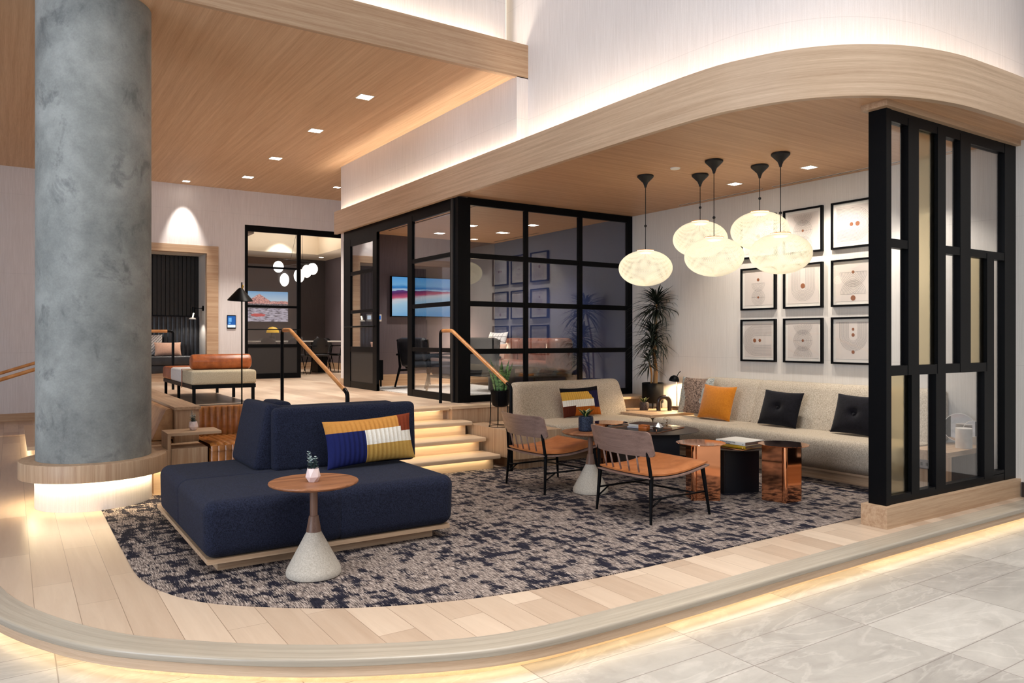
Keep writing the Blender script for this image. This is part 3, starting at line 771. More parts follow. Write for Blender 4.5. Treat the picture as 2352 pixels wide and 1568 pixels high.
# ------------------------------------------------------------------ pedestal side tables
def pedestal(label, loc):
    t = thing('side_table', label, 'side table', loc, 0, None)
    part('tabletop', lt([(0.02, 0.565), (0.245, 0.568), (0.272, 0.578), (0.278, 0.585), (0.276, 0.592), (0.27, 0.595)], 64), M['walnut'], t)
    part('stem', lt([(0.024, 0.36), (0.024, 0.568)], 20), M['walnutz'], t)
    part('collar', lt([(0.047, 0.276), (0.030, 0.372), (0.026, 0.376)], 32), M['walnutz'], t)
    part('base', lt([(0.155, 0.0), (0.168, 0.006), (0.172, 0.022), (0.165, 0.05), (0.044, 0.277)], 48), M['stone'], t)
    return t
t1 = pedestal('round walnut side table on speckled cone base before the navy sofa', (1.60, 4.69, 0.006))
t2 = dup(t1, (4.70, 5.72, 0.006), 0.6, 'round walnut side table on cone base between the two tan chairs')

def leaf(mb, base, dirv, L, W, droop=0.0, mi=0, n=6, fold=0.15):
    d = Vector(dirv).normalized(); side = d.cross(Vector((0, 0, 1)))
    if side.length < 0.05: side = Vector((1, 0, 0))
    side.normalize(); up = side.cross(d).normalized(); b = len(mb.v)
    for i in range(n + 1):
        t = i / n; w = W * math.sin(PI * min(0.97, t * 0.9 + 0.08)) ** 0.8 * (1 - t ** 4)
        c = Vector(base) + d * L * t + Vector((0, 0, -droop * L * t * t))
        mb.v += [c - side * w / 2 + up * w * fold, c, c + side * w / 2 + up * w * fold]
    for i in range(n):
        for k in (0, 1):
            a = b + i * 3 + k; mb.f.append((a, a + 1, a + 4, a + 3)); mb.mi.append(mi); mb.sm.append(True)

def leaf2(mb, base, dirv, L, W, droop=0.0, n=7, fold=0.25):
    d = Vector(dirv).normalized(); side = d.cross(Vector((0, 0, 1))).normalized(); up = side.cross(d).normalized(); b = len(mb.v); cs = (-1, -0.72, 0, 0.72, 1)
    for i in range(n + 1):
        t = i / n; w = W * math.sin(PI * min(0.97, t * 0.9 + 0.08)) ** 0.8 * (1 - t ** 4) / 2
        c = Vector(base) + d * L * t + Vector((0, 0, -droop * L * t * t))
        for q in cs: mb.v.append(c + side * w * q + up * w * 2 * fold * abs(q))
    for i in range(n):
        for k in range(4):
            a = b + i * 5 + k; mb.f.append((a, a + 1, a + 6, a + 5)); mb.mi.append(1 if k in (0, 3) else 0); mb.sm.append(True)

def facet_pot(label, loc, rz=0.0):
    t = thing('potted_plant', label, 'plant', loc, rz)
    n = 6; mb = MB(); b0 = [(0.030 * math.cos(2 * PI * (k) / n), 0.030 * math.sin(2 * PI * k / n), 0) for k in range(n)]
    b1 = [(0.047 * math.cos(2 * PI * (k + .5) / n), 0.047 * math.sin(2 * PI * (k + .5) / n), 0.032) for k in range(n)]
    b2 = [(0.037 * math.cos(2 * PI * k / n), 0.037 * math.sin(2 * PI * k / n), 0.085) for k in range(n)]
    b3 = [(0.032 * math.cos(2 * PI * k / n), 0.032 * math.sin(2 * PI * k / n), 0.078) for k in range(n)]
    fs = [tuple(range(n))[::-1]]
    for k in range(n):
        l = (k + 1) % n
        fs += [(k, l, n + k), (l, n + l, n + k), (n + k, 2 * n + l, 2 * n + k), (n + k, n + l, 2 * n + l), (2 * n + k, 2 * n + l, 3 * n + l, 3 * n + k)]
    fs.append(tuple(3 * n + k for k in range(n)))
    mb.add(b0 + b1 + b2 + b3, fs); part('pot', mb, M['pinkpot'], t)
    rr = random.Random(3)
    for q, (dx, dy, h) in enumerate(((-0.2, 0.05, 0.115), (0.1, -0.1, 0.08), (0.28, 0.1, 0.065), (0.0, 0.25, 0.07))):
        sm = MB(); top = Vector((dx * h * 1.3, dy * h * 1.3, 0.078 + h)); sm.tube([(dx * .05, dy * .05, 0.076), tuple(top)], 0.0016, 5)
        k = int(h / 0.011)
        for i in range(k):
            tt = (i + 0.6) / k; c = Vector((dx * .05, dy * .05, 0.076)).lerp(top, tt); a = i * 1.57 + q
            for s in (0, PI): leaf(sm, c, (math.cos(a + s), math.sin(a + s), 0.35), 0.033 * (1.1 - 0.6 * tt), 0.028 * (1.1 - 0.6 * tt), 0.1, 1 if (tt > 0.75 or q == 0 and tt > .35) else 0, 4)
        part('sprig', sm, [M['eucal'], M['eucaltip']], t)
    return t
f1 = facet_pot('blush faceted pot with eucalyptus on the front walnut table', (1.585, 4.66, 0.601), 0.35)
f2 = dup(f1, (1.54, 8.16, 0.578), 1.1, 'blush faceted pot with sprigs on the small oak C-shaped table')

def rosette(name, label, loc, pot_r, pot_h, potmat, nleaf=9, L=0.1, dark=True):
    t = thing(name, label, 'plant', loc)
    pr = [(pot_r * 0.86, 0), (pot_r, 0.012), (pot_r, pot_h - 0.012), (pot_r * 0.9, pot_h), (pot_r * 0.8, pot_h - 0.005), (pot_r * 0.78, pot_h - 0.015)]
    part('pot', lt(pr, 32), M[potmat], t)
    part('soil', lt([(0.001, pot_h - 0.014), (pot_r * 0.79, pot_h - 0.014)], 20, cap=False), M['soil'], t)
    rr = random.Random(5)
    for i in range(nleaf):
        a = i * 2.4 + 0.4; e = 0.75 + 0.5 * rr.random(); mb = MB(); d = (math.cos(a), math.sin(a), e * 1.15); q = L * (0.75 + 0.5 * rr.random())
        leaf2(mb, (0.008 * math.cos(a), 0.008 * math.sin(a), pot_h - 0.012), d, q, q * 0.42, 0.12)
        part('leaf', mb, [M['leafgreen'], M['leafedge']], t)
    return t
rosette('potted_plant', 'green and yellow succulent in a glossy dark speckled pot on walnut table', (4.66, 5.74, 0.601), 0.073, 0.145, 'bluepot', 9, 0.115)
rosette('potted_plant', 'small variegated plant in rough brown pot in the sofa corner', (7.43, 7.86, 0.492), 0.062, 0.115, 'brownpot', 8, 0.10)

# ------------------------------------------------------------------ lounge chairs (front faces +X)
def lounge_chair(label, loc):
    t = thing('lounge_chair', label, 'chair', loc, 0, 'low walnut lounge chairs')
    def yb(y): return -0.045 * (1 - (y / 0.34) ** 2)      # rear bow
    rows = []
    def seat_mesh(z_off, thick, inset, r):
        mb = MB(); N, K = 14, 12
        def zt(u): return 0.405 + 0.012 * math.cos(u * PI) * -1 - 0.022 * math.sin(PI * u) + 0.03 * u ** 3
        def pt(i, j, top):
            u = i / N; v = 2.0 * j / K - 1; hw = 0.325 + 0.02 * u - inset
            x = -0.33 + inset + u * (0.665 - 2 * inset) + (1 - u) * yb(v * 0.32) ; y = v * hw
            e = min(u, 1 - u) * N; e2 = (1 - abs(v)) * K / 2
            z = zt(u) + z_off + (0 if not top else thick * (1 if min(e, e2) > 0.5 else 0.45))
            return (x, y, z)
        for top in (0, 1):
            for i in range(N + 1):
                for j in range(K + 1): mb.v.append(Vector(pt(i, j, top)))
        W = K + 1; H = (N + 1) * W
        for i in range(N):
            for j in range(K):
                a = i * W + j
                mb.f.append((a, a + 1, a + W + 1, a + W)); mb.f.append((H + a, H + a + W, H + a + W + 1, H + a + 1)); mb.mi += [0, 0]; mb.sm += [True, True]
        edge = [i * W for i in range(N)] + [N * W + j for j in range(K)] + [(N - i) * W + K for i in range(N)] + [K - j for j in range(K)]
        for q in range(len(edge)):
            a, b = edge[q], edge[(q + 1) % len(edge)]; mb.f.append((a, b, H + b, H + a)); mb.mi.append(0); mb.sm.append(True)
        return mb
    part('seat', seat_mesh(-0.03, 0.024, 0.0, 0), M['chairwood'], t)
    part('seat_pad', seat_mesh(-0.006, 0.03, 0.012, 0), M['seatlea'], t)
    # curved back panel, tilted backwards
    mb = MB(); N = 20
    outline = rect_profile([(-0.355, 0.515), (0.355, 0.54), (0.365, 0.75), (-0.365, 0.75)], [0.035, 0.035, 0.03, 0.03], 4)
    ys = sorted(set([-0.365 + 0.73 * i / N for i in range(N + 1)] + [q * s_ for q in (0.337, 0.346, 0.354, 0.361) for s_ in (1, -1)]))
    def bxp(y, z): return -0.295 - 0.075 * (1 - (y / 0.36) ** 2) + 0.0 - (z - 0.5) * 0.30
    G = 8; b = 0
    def zlim(y):
        k = max(0.0, (abs(y) - 0.325) / 0.04); return 0.54 + 0.03 * (1 - math.sqrt(max(0, 1 - k * k))), 0.75 - 0.03 * (1 - math.sqrt(max(0, 1 - k * k)))
    for s in (0, 1):
        for y in ys:
            lo, hi = zlim(y)
            for g in range(G + 1):
                z = lo + (hi - lo) * g / G; mb.v.append(Vector((bxp(y, z) - (0.0 if s else 0.017), y, z)))
    W = G + 1; H = len(ys) * W
    for i in range(len(ys) - 1):
        for g in range(G):
            a = i * W + g; mb.f.append((a, a + W, a + W + 1, a + 1)); mb.f.append((H + a, H + a + 1, H + a + W + 1, H + a + W)); mb.mi += [0, 0]; mb.sm += [True, True]
    n = len(ys)
    edge = [i * W for i in range(n)] + [(n - 1) * W + g for g in range(1, W)] + [(n - 1 - i) * W + G for i in range(1, n)] + [G - g for g in range(1, G)]
    for q in range(len(edge)):
        a, c = edge[q], edge[(q + 1) % len(edge)]; mb.f.append((a, c, H + c, H + a)); mb.mi.append(0); mb.sm.append(False)
    part('backrest', mb, M['chairwood'], t)
    for y in (-0.20, -0.10, 0.0, 0.10, 0.20):
        part('spindle', tb([(-0.325 + yb(y) + 0.02, y, 0.395), (bxp(y, 0.555) - 0.008, y * 1.02, 0.555)], 0.0075, 8), M['chairwood'], t)
    for s in (-1, 1):
        part('back_post', tb([(-0.315, s * 0.318, 0.33), (-0.322, s * 0.318, 0.40), (-0.345, s * 0.30, 0.60)], 0.015, 10), M['black'], t)
        part('leg', tb([(-0.335, s * 0.335, 0.003), (-0.31, s * 0.315, 0.38)], [0.011, 0.019], 10), M['black'], t)
        part('leg', tb([(0.335, s * 0.345, 0.003), (0.285, s * 0.312, 0.405)], [0.011, 0.019], 10), M['black'], t)
    sm = MB()
    for s in (-1, 1): sm.tube([(-0.322, s * 0.325, 0.20), (0.31, s * 0.33, 0.20)], 0.0085, 8)
    sm.tube([(-0.20, -0.328, 0.20), (-0.32, -0.322, 0.13)], 0.0075, 8); sm.tube([(-0.20, 0.328, 0.20), (-0.32, 0.322, 0.13)], 0.0075, 8); sm.tube([(0.18, -0.33, 0.2), (0.10, 0.33, 0.2)], 0.0085, 8)
    part('stretcher', sm, M['black'], t)
    for s in (-1, 1): part('seat_rail', tb([(-0.31, s * 0.30, 0.365), (0.285, s * 0.312, 0.395)], 0.010, 8), M['black'], t)
    return t
c1 = lounge_chair('walnut lounge chair with tan seat, nearer of the pair, beside copper tables', (4.61, 4.78, 0.006))
c2 = dup(c1, (4.585, 6.19, 0.006), 0.0, 'walnut lounge chair with tan seat, farther of the pair, near the stairs')

# ------------------------------------------------------------------ slit tables in copper and black
def slit_table(label, loc, R, H, fold, panels, mat, topmat, grp, rz=0, fr=0.022):
    t = thing('coffee_table', label, 'coffee table', loc, rz, grp)
    part('tabletop', lt([(0.001, H - 0.006), (R - 0.003, H - 0.006), (R, H - 0.003), (R - 0.003, H), (0.001, H)], 72, cap=False), M[topmat], t)
    for pth in panels:
        part('base_panel', MB().sweep(pth, [(-0.0015, 0.0), (-0.0015, H - 0.006), (0.0015, H - 0.006), (0.0015, 0.0)], 1, smooth=True), M[mat], t)
    return t
def folded(a, corner, b, r=0.022):
    A, Cc, B = Vector(a), Vector(corner), Vector(b); u = (A - Cc).normalized(); w = (B - Cc).normalized()
    bis = (u + w).normalized(); out = [a]
    a0 = math.atan2(u.y, u.x); a1 = math.atan2(w.y, w.x); d = (a1 - a0) % (2 * PI); am = math.atan2(-bis.y, -bis.x)
    if ((am - a0) % (2 * PI)) > d: d -= 2 * PI          # go round the outside of the fold
    e = math.copysign(0.35, d); a0 += e; d -= 2 * e
    for k in range(15):
        q = a0 + d * k / 14; out.append((Cc.x + r * math.cos(q), Cc.y + r * math.sin(q)))
    out.append(b); return out
# left copper: rounded fold near the viewer's left, flat panel to the right
slit_table('round polished copper side table left of the book table, by the chair', (5.398, 4.948, 0.006), 0.229, 0.52, None,
           [folded((-0.05, 0.14), (-0.135, -0.04), (0.04, -0.20), 0.026), folded((0.10, 0.14), (0.165, 0.06), (0.06, -0.17))], 'copper', 'copper', 'copper side tables')
slit_table('round polished copper side table right of the book table, nearest the screen', (6.02, 4.50, 0.006), 0.229, 0.51, None,
           [folded((-0.215, 0.075), (-0.155, -0.13), (0.03, -0.165), 0.024), folded((-0.06, 0.17), (0.15, 0.10), (0.10, -0.12))], 'copper', 'copper', 'copper side tables')
slit_table('round polished copper side table behind the black table, near the short sofa', (5.93, 6.86, 0.006), 0.215, 0.50, None,
           [folded((-0.12, 0.12), (-0.15, -0.09), (0.02, -0.15)), folded((-0.02, 0.16), (0.15, 0.09), (0.10, -0.12))], 'copper', 'copper', 'copper side tables')
slit_table('small round black coffee table carrying architecture books between copper tables', (5.95, 5.02, 0.006), 0.30, 0.43, None,
           [folded((-0.24, 0.13), (-0.21, -0.06), (0.12, -0.20), 0.01), folded((-0.10, 0.2), (0.20, 0.12), (0.20, -0.10), 0.01)], 'blackblue', 'blacktop', 'black coffee tables')
slit_table('large round black coffee table with books, crystal and glass cloche', (5.927, 6.155, 0.006), 0.52, 0.49, None,
           [folded((-0.32, 0.2), (-0.28, -0.1), (0.10, -0.33), 0.012), folded((-0.12, 0.3), (0.28, 0.2), (0.24, -0.16), 0.012)], 'blackblue', 'blacktop', 'black coffee tables')

# books and decor
def text_mesh(s, size, ext=0.0004):
    cu = bpy.data.curves.new('lettering', 'FONT'); cu.body = s; cu.size = size; cu.extrude = ext; cu.align_x = 'LEFT'
    ob = bpy.data.objects.new('lettering_src', cu); COL.objects.link(ob)
    dg = bpy.context.evaluated_depsgraph_get(); me = ob.evaluated_get(dg).to_mesh()
    mb = MB(); mb.add([v.co.copy() for v in me.vertices], [tuple(p.vertices) for p in me.polygons])
    ob.evaluated_get(dg).to_mesh_clear(); bpy.data.objects.remove(ob); bpy.data.curves.remove(cu); return mb
def book(label, loc, rz, w, d, h, cover, pages='pages', grp=None):
    """spine along local -X side facing -X ; w along x, d along y"""
    t = thing('book', label, 'book', loc, rz, grp)
    cm = MB().box(-w / 2, -d / 2, 0, w / 2, d / 2, 0.003).box(-w / 2, -d / 2, h - 0.003, w / 2, d / 2, h)
    cm.prof(rect_profile([(-w / 2 - 0.006, 0.0), (-w / 2 - 0.006, h), (-w / 2 + 0.002, h), (-w / 2 + 0.002, 0)], [0.005, 0.005, 0, 0], 3), -d / 2, d / 2, 'Y')
    part('cover', cm, M[cover], t)
    part('pages', bx(-w / 2 + 0.002, -d / 2 + 0.004, 0.003, w / 2 - 0.004, d / 2 - 0.004, h - 0.003), M[pages], t)
    return t
# small tray with two books
def tray(label, loc, rz, w, d, h=0.035, mat='clear'):
    t = thing('tray', label, 'tray', loc, rz, None)
    part('base', bx(-w / 2, -d / 2, 0, w / 2, d / 2, 0.005), M['blacktop'], t)
    tm = MB().box(-w / 2, -d / 2, 0.005, -w / 2 + 0.005, d / 2, h).box(w / 2 - 0.005, -d / 2, 0.005, w / 2, d / 2, h).box(-w / 2, -d / 2, 0.005, w / 2, -d / 2 + 0.005, h).box(-w / 2, d / 2 - 0.005, 0.005, w / 2, d / 2, h)
    part('rim', tm, M[mat], t)
    part('edge', MB().tube([(-w / 2, -d / 2, 0.006), (w / 2, -d / 2, 0.006), (w / 2, d / 2, 0.006), (-w / 2, d / 2, 0.006)], 0.003, 6, closed=True).tube([(-w / 2, -d / 2, 0.005), (-w / 2, -d / 2, h)], 0.003, 6), M['copper'], t)
    return t
BR = 0.06
tray('clear acrylic tray with copper edge under the architecture books', (5.965, 5.0, 0.437), BR, 0.42, 0.44)
b1 = book('thick yellow book lying beneath the white architecture book', (5.985, 4.97, 0.443), BR, 0.305, 0.335, 0.03, 'booky')
b2 = book('white architecture book on top of the yellow book', (5.982, 4.972, 0.4735), BR, 0.31, 0.34, 0.034, 'bookw')
for s, sz, off in (('WORLD ARCHITECTURE', 0.0165, 0.0165), ('THE MASTERWORKS', 0.0135, 0.003)):
    tm = text_mesh(s, sz); tm.xf(Matrix.Translation((-0.1618, 0.122, off)) @ Matrix(((0, 0, -1, 0), (-1, 0, 0, 0), (0, 1, 0, 0), (0, 0, 0, 1))))
    part('lettering', tm, M['blackmat'], b2.children[0])
tm = text_mesh('N', 0.016); tm.xf(Matrix.Translation((-0.1618, -0.142, 0.008)) @ Matrix(((0, 0, -1, 0), (-1, 0, 0, 0), (0, 1, 0, 0), (0, 0, 0, 1)))); part('lettering', tm, M['blackmat'], b2.children[0])
tray('clear acrylic tray on the large black table holding crystal and cloche', (5.895, 6.20, 0.497), 0.30, 0.64, 0.60, 0.045)
book('pale blue book lying lowest on the large black table', (5.925, 6.24, 0.503), 0.3, 0.24, 0.33, 0.014, 'bookblue', 'bookblue')
book('white spined book in the middle of the large table stack', (5.93, 6.24, 0.518), 0.3, 0.23, 0.31, 0.026, 'bookw')
book('dark brown book on top of the large table stack', (5.935, 6.24, 0.545), 0.3, 0.23, 0.30, 0.008, 'bookd', 'bookd')
ob_ = thing('leather_box', 'small orange leather box at the front of the large black table', 'box', (5.72, 6.05, 0.503), 0.3)
part('body', rb(-0.04, -0.05, 0.0, 0.04, 0.05, 0.05, 0.004, 2), M['orange'], ob_); part('lid', rb(-0.041, -0.051, 0.0505, 0.041, 0.051, 0.062, 0.003, 2), M['orange'], ob_)
cr = thing('crystal', 'faceted metallic crystal ornament beside the glass cloche', 'ornament', (5.815, 5.938, 0.503), 0.4)
cm = MB(); n = 7
r0 = [(0.045 * math.cos(2 * PI * k / n), 0.045 * math.sin(2 * PI * k / n), 0) for k in range(n)]; r1 = [(0.066 * math.cos(2 * PI * (k + .5) / n), 0.06 * math.sin(2 * PI * (k + .5) / n), 0.04 + 0.012 * (k % 2)) for k in range(n)]
cm.add(r0 + r1 + [(0.01, 0.0, 0.095)], [tuple(range(n))[::-1]] + [f for k in range(n) for f in ((k, (k + 1) % n, n + k), ((k + 1) % n, n + (k + 1) % n, n + k), (n + k, n + (k + 1) % n, 2 * n))])
part('body', cm, M['steel'], cr)
cl = thing('glass_cloche', 'small glass cloche with dried sprig on the black table', 'cloche', (6.03, 6.02, 0.503))
part('base', lt([(0.055, 0), (0.058, 0.004), (0.055, 0.012)], 32), M['walnut'], cl)
part('dome', lt([(0.046, 0.012), (0.046, 0.09)] + [(0.046 * math.cos(a), 0.09 + 0.046 * math.sin(a)) for a in [PI / 2 * i / 8 for i in range(1, 9)]], 32, cap=False), M['clear'], cl)
sp = MB(); rr = random.Random(2)
for i in range(22):
    a = rr.random() * 6.28; leaf(sp, (0, 0, 0.015 + 0.08 * rr.random()), (math.cos(a), math.sin(a), 0.8), 0.035, 0.012, 0.2)
part('sprig', sp, M['cane'], cl)
# ------------------------------------------------------------------ beige banquettes
SP = rect_profile([(7.17, 0.12), (7.03, 0.20), (6.965, 0.36), (7.0, 0.475), (7.78, 0.462), (7.78, 0.12)], [0.0, 0.06, 0.09, 0.075, 0.02, 0], 6)
BP = rect_profile([(7.62, 0.45), (7.66, 0.60), (7.80, 0.93), (7.87, 0.985), (7.99, 0.97), (7.99, 0.45)], [0.02, 0.15, 0.1, 0.05, 0.03, 0], 6)
lb = thing('banquette', 'long beige tweed banquette along the wall of framed prints', 'sofa', (7.5, 5.6, 0))
part('plinth', bx(7.24, 4.0, 0.0, 7.95, 7.27, 0.095), M['oaky'], lb, True)
part('base_rail', bx(7.18, 3.97, 0.095, 7.97, 7.27, 0.122), M['oaky'], lb, True)
def puffy(pts, a0, a1, axis):
    mb = MB(); n = len(pts); b = 0; L = [0, 0.012, 0.035, 0.08] ; q = [a0 + d for d in L] + [a0 + (a1 - a0) * t for t in (0.3, 0.5, 0.7)] + [a1 - d for d in L[::-1]]
    sh = [0.028, 0.012, 0.004, 0] + [0] * 3 + [0, 0.004, 0.012, 0.028]
    cx = sum(p[0] for p in pts) / n; cz = sum(p[1] for p in pts) / n
    for a, s in zip(q, sh):
        for p, z in pts:
            d = math.hypot(p - cx, z - cz); k = max(0, 1 - s / d); P, Z = cx + (p - cx) * k, cz + (z - cz) * k
            mb.v.append(Vector((P, a, Z)) if axis == 'Y' else Vector((a, P, Z)))
    for i in range(len(q) - 1):
        for k in range(n):
            l = (k + 1) % n; mb.f.append((i * n + k, i * n + l, (i + 1) * n + l, (i + 1) * n + k)); mb.mi.append(0); mb.sm.append(True)
    mb.f.append(tuple(range(n))[::-1]); mb.f.append(tuple((len(q) - 1) * n + k for k in range(n))); mb.mi += [0, 0]; mb.sm += [False, False]
    return mb
for a, b in ((3.97, 6.12), (6.12, 7.25)): part('seat', puffy(SP, a, b, 'Y'), M['tweed'], lb, True)
for a, b in ((3.99, 5.10), (5.10, 6.20), (6.20, 7.12)): part('backrest', puffy(BP, a, b, 'Y'), M['tweed'], lb, True)
sb = thing('banquette', 'short beige tweed banquette backing onto the gridded glass wall', 'sofa', (6.2, 7.8, 0))
SPy = [(p - 6.965 + 7.16, z) for p, z in SP]; BPy = [((p - 7.99) * 0.9 + 8.235, z if z < 0.7 else z - 0.045) for p, z in BP]
part('seat', puffy(SPy, 5.42, 6.955, 'X'), M['tweed'], sb, True)
part('backrest', puffy(BPy, 5.42, 7.15, 'X'), M['tweed'], sb, True)
part('plinth', bx(5.42, 7.42, 0.0, 7.16, 8.2, 0.1), M['oak'], sb, True)
part('base_rail', bx(5.42, 7.34, 0.1, 7.16, 8.2, 0.122), M['oak'], sb, True)
ct = thing('corner_table', 'oak corner table between the two beige banquettes', 'table', (7.6, 7.9, 0))
part('top', MB().prism([(7.0, 7.275), (7.99, 7.275), (7.99, 8.24), (7.18, 8.24), (7.18, 7.87), (7.0, 7.87)], 0.455, 0.492), M['oak'], ct, True)
part('base', bx(7.26, 7.45, 0.0, 7.95, 8.2, 0.455), M['oak'], ct, True)

# cushions
def cushion(label, name, w, h, th, loc, rz, tilt, mats, pick=None, ribs=0, tuft=0, pinch=0.05, roll=0.0, n=28, puff=0.5):
    t = thing(name, label, 'cushion', loc, rz)
    mb = pillow(w, h, th, n, pick, ribs, pinch, tuft, puff); mb.xf(Matrix.Rotation(tilt, 4, 'X') @ Matrix.Rotation(roll, 4, 'Y'))
    part('cover', mb, mats, t); return t
def pick_tex(u, v, s): return 1 if (u < 0.2 + 0.1 * math.sin(v * 5) or u > 0.72 + 0.12 * v and v > .3) else 0
cushion('flecked weave cushion with striped sides, leftmost on the long banquette', 'cushion', 0.56, 0.50, 0.16, (7.54, 7.05, 0.494), PI * 1.5, -0.22, [M['textpil'], M['stripepil']], pick_tex)
cushion('mustard velvet cushion in front of the flecked weave cushion', 'cushion', 0.50, 0.45, 0.17, (7.40, 6.58, 0.476), PI * 1.5 + 0.08, -0.32, M['mustardvel'], None, 0, 0, 0.06, 0.03)
k1 = cushion('black velvet cushion with centre button, in the middle of the long banquette', 'cushion', 0.52, 0.43, 0.17, (7.46, 5.68, 0.476), PI * 1.5 + 0.05, -0.36, M['blackvel'], None, 0, 0.05, 0.05, 0.03)
k2 = cushion('black velvet cushion with centre button, partly behind the screen post', 'cushion', 0.52, 0.44, 0.17, (7.46, 4.72, 0.476), PI * 1.5 + 0.02, -0.34, M['blackvel'], None, 0, 0.05, 0.05, 0.02)
for k in (k1, k2):
    bm_ = MB().sphere((0, 0, 0), 0.016, 12, 6, 0, 0.6); bm_.xf(Matrix.Rotation(-0.34, 4, 'X') @ Matrix.Translation((0, -0.045, 0.215)) @ Matrix.Rotation(PI / 2, 4, 'X'))
    part('button', bm_, M['blackvel'], k.children[0])
def pick2(u, v, s):
    if s > 0: return 2
    if v > 0.86: return 4
    if u > 0.80 - 0.22 * max(0, v - 0.55) * 2 and v > 0.26: return 5
    if v > 0.56: return 0
    if v > 0.36 or (v > 0.30 and u > 0.27): return 1
    return 3 if u < 0.27 else 2
cushion('ribbed patchwork cushion in gold, white and rust on the short banquette', 'cushion', 0.64, 0.39, 0.15, (6.29, 7.81, 0.474), 0.0, -0.22, [M[c] for c in ('p_gold', 'p_white', 'p_orange', 'p_brown', 'p_black', 'p_indigo')], pick2, 19, 0, 0.055, -0.02, 114)

# ------------------------------------------------------------------ corner accessories
dp = thing('potted_plant', 'tall dark dracaena in a black pot in the sofa corner', 'plant', (7.78, 8.05, 0.492))
part('pot', lt([(0.145, 0.075), (0.153, 0.085), (0.155, 0.36), (0.150, 0.366), (0.145, 0.36), (0.14, 0.34)], 40), M['black'], dp)
for a in (0.785, 2.356, 3.927, 5.498): part('leg', tb([(0.13 * math.cos(a), 0.13 * math.sin(a), 0), (0.13 * math.cos(a), 0.13 * math.sin(a), 0.1)], 0.008, 6), M['black'], dp)
part('soil', lt([(0.001, 0.338), (0.142, 0.338)], 24, cap=False), M['soil'], dp)
rr = random.Random(11)
for (bx0, by0, tx, ty, tz, hd, nl, L) in ((-0.06, -0.03, -0.17, -0.10, 0.68, 1, 74, 0.29), (0.0, -0.05, -0.09, -0.10, 1.06, 1, 130, 0.44), (0.04, 0.02, -0.03, -0.11, 1.5, 1, 160, 0.46), (0.02, -0.06, -0.16, -0.16, 0.9, 1, 80, 0.38)):
    pts = spline([(bx0, by0, 0.33), (bx0 * 0.7 + tx * 0.3 + 0.02, by0 * 0.7 + ty * 0.3, 0.33 + (tz - 0.33) * 0.5), (tx, ty, tz)], 6)
    part('stem', tb(pts, 0.014, 8), M['cane'], dp)
    fm = MB()
    for i in range(nl):
        a = rr.random() * 2 * PI; e = -0.55 + 2.1 * rr.random() ** 0.8; zz = tz - 0.10 + 0.16 * (e + 0.6) / 2.1
        if a < 0.6 or a > 5.7: Lq = L * 0.55
        else: Lq = L * (0.75 + 0.4 * rr.random())
        leaf(fm, (tx, ty, zz), (math.cos(a), math.sin(a), e), Lq, 0.024, 0.32 + 0.3 * rr.random(), 0, 6, 0.2)
    for v in fm.v:
        v.x = min(v.x, 0.205); v.y = max(v.y, -0.31)
    part('foliage', fm, M['dracaena'], dp)
ar = thing('arch_sculpture', 'dark glossy arch shaped sculpture in the sofa corner', 'ornament', (7.62, 7.66, 0.492))
pth = [(-0.078 * math.cos(math.radians(33.5)), 0.078 * math.sin(math.radians(33.5)), 0.0)]
ux, uy = math.cos(math.radians(33.5)), -math.sin(math.radians(33.5))
pth = [(-0.078 * ux, -0.078 * uy, 0.0), (-0.078 * ux, -0.078 * uy, 0.11)] + [(-0.078 * math.cos(PI * i / 12) * ux, -0.078 * math.cos(PI * i / 12) * uy, 0.11 + 0.078 * math.sin(PI * i / 12)) for i in range(1, 12)] + [(0.078 * ux, 0.078 * uy, 0.11), (0.078 * ux, 0.078 * uy, 0.0)]
part('arch', tb(pth, 0.031, 14), m_plain('dark_glazed', (44, 30, 26), 0.2), ar)
dl = thing('table_lamp', 'small black desk lamp glowing in the sofa corner', 'lamp', (7.83, 7.62, 0.492))
part('base', rb(-0.05, -0.05, 0, 0.05, 0.05, 0.055, 0.006, 2), M['darkwood'], dl)
part('stem', tb([(0, 0, 0.05), (0, 0, 0.47)], 0.006, 8), M['brass'], dl)
shm = MB().lathe([(0.075, 0.0), (0.068, 0.03), (0.05, 0.062), (0.02, 0.078), (0.002, 0.08)], 28); shm.xf(Matrix.Translation((-0.035, 0.02, 0.41)) @ Matrix.Rotation(0.14, 4, 'X'))
dls = part('shade', shm, M['black'], dl)
part('handle', tb([(0.0, 0.0, 0.475), (0.02, -0.015, 0.52), (0.04, -0.03, 0.545)], 0.006, 8), M['black'], dl)
part('bulb', MB().sphere((-0.035, 0.02, 0.432), 0.022, 14, 8), M['lamp'], dls)

# snake plant on wire stand
sn = thing('potted_plant', 'snake plant in black bowl on a wire stand beside the stairs', 'plant', (4.93, 7.70, 0.44))
part('pot', lt([(0.06, 0.235), (0.095, 0.255), (0.112, 0.31), (0.12, 0.435), (0.115, 0.438), (0.108, 0.42)], 36), M['black'], sn)
part('soil', lt([(0.001, 0.42), (0.11, 0.42)], 24, cap=False), M['soil'], sn)
sm = MB()
for r_, z_ in ((0.142, 0.004), (0.124, 0.425)): sm.tube([(r_ * math.cos(2 * PI * k / 32), r_ * math.sin(2 * PI * k / 32), z_) for k in range(32)], 0.004, 6, closed=True)
for k in range(7):
    a = 2 * PI * k / 7 + 0.3; sm.tube([(0.142 * math.cos(a), 0.142 * math.sin(a), 0.004), (0.124 * math.cos(a), 0.124 * math.sin(a), 0.425)], 0.0035, 6)
part('stand', sm, M['black'], sn)
rr = random.Random(4)
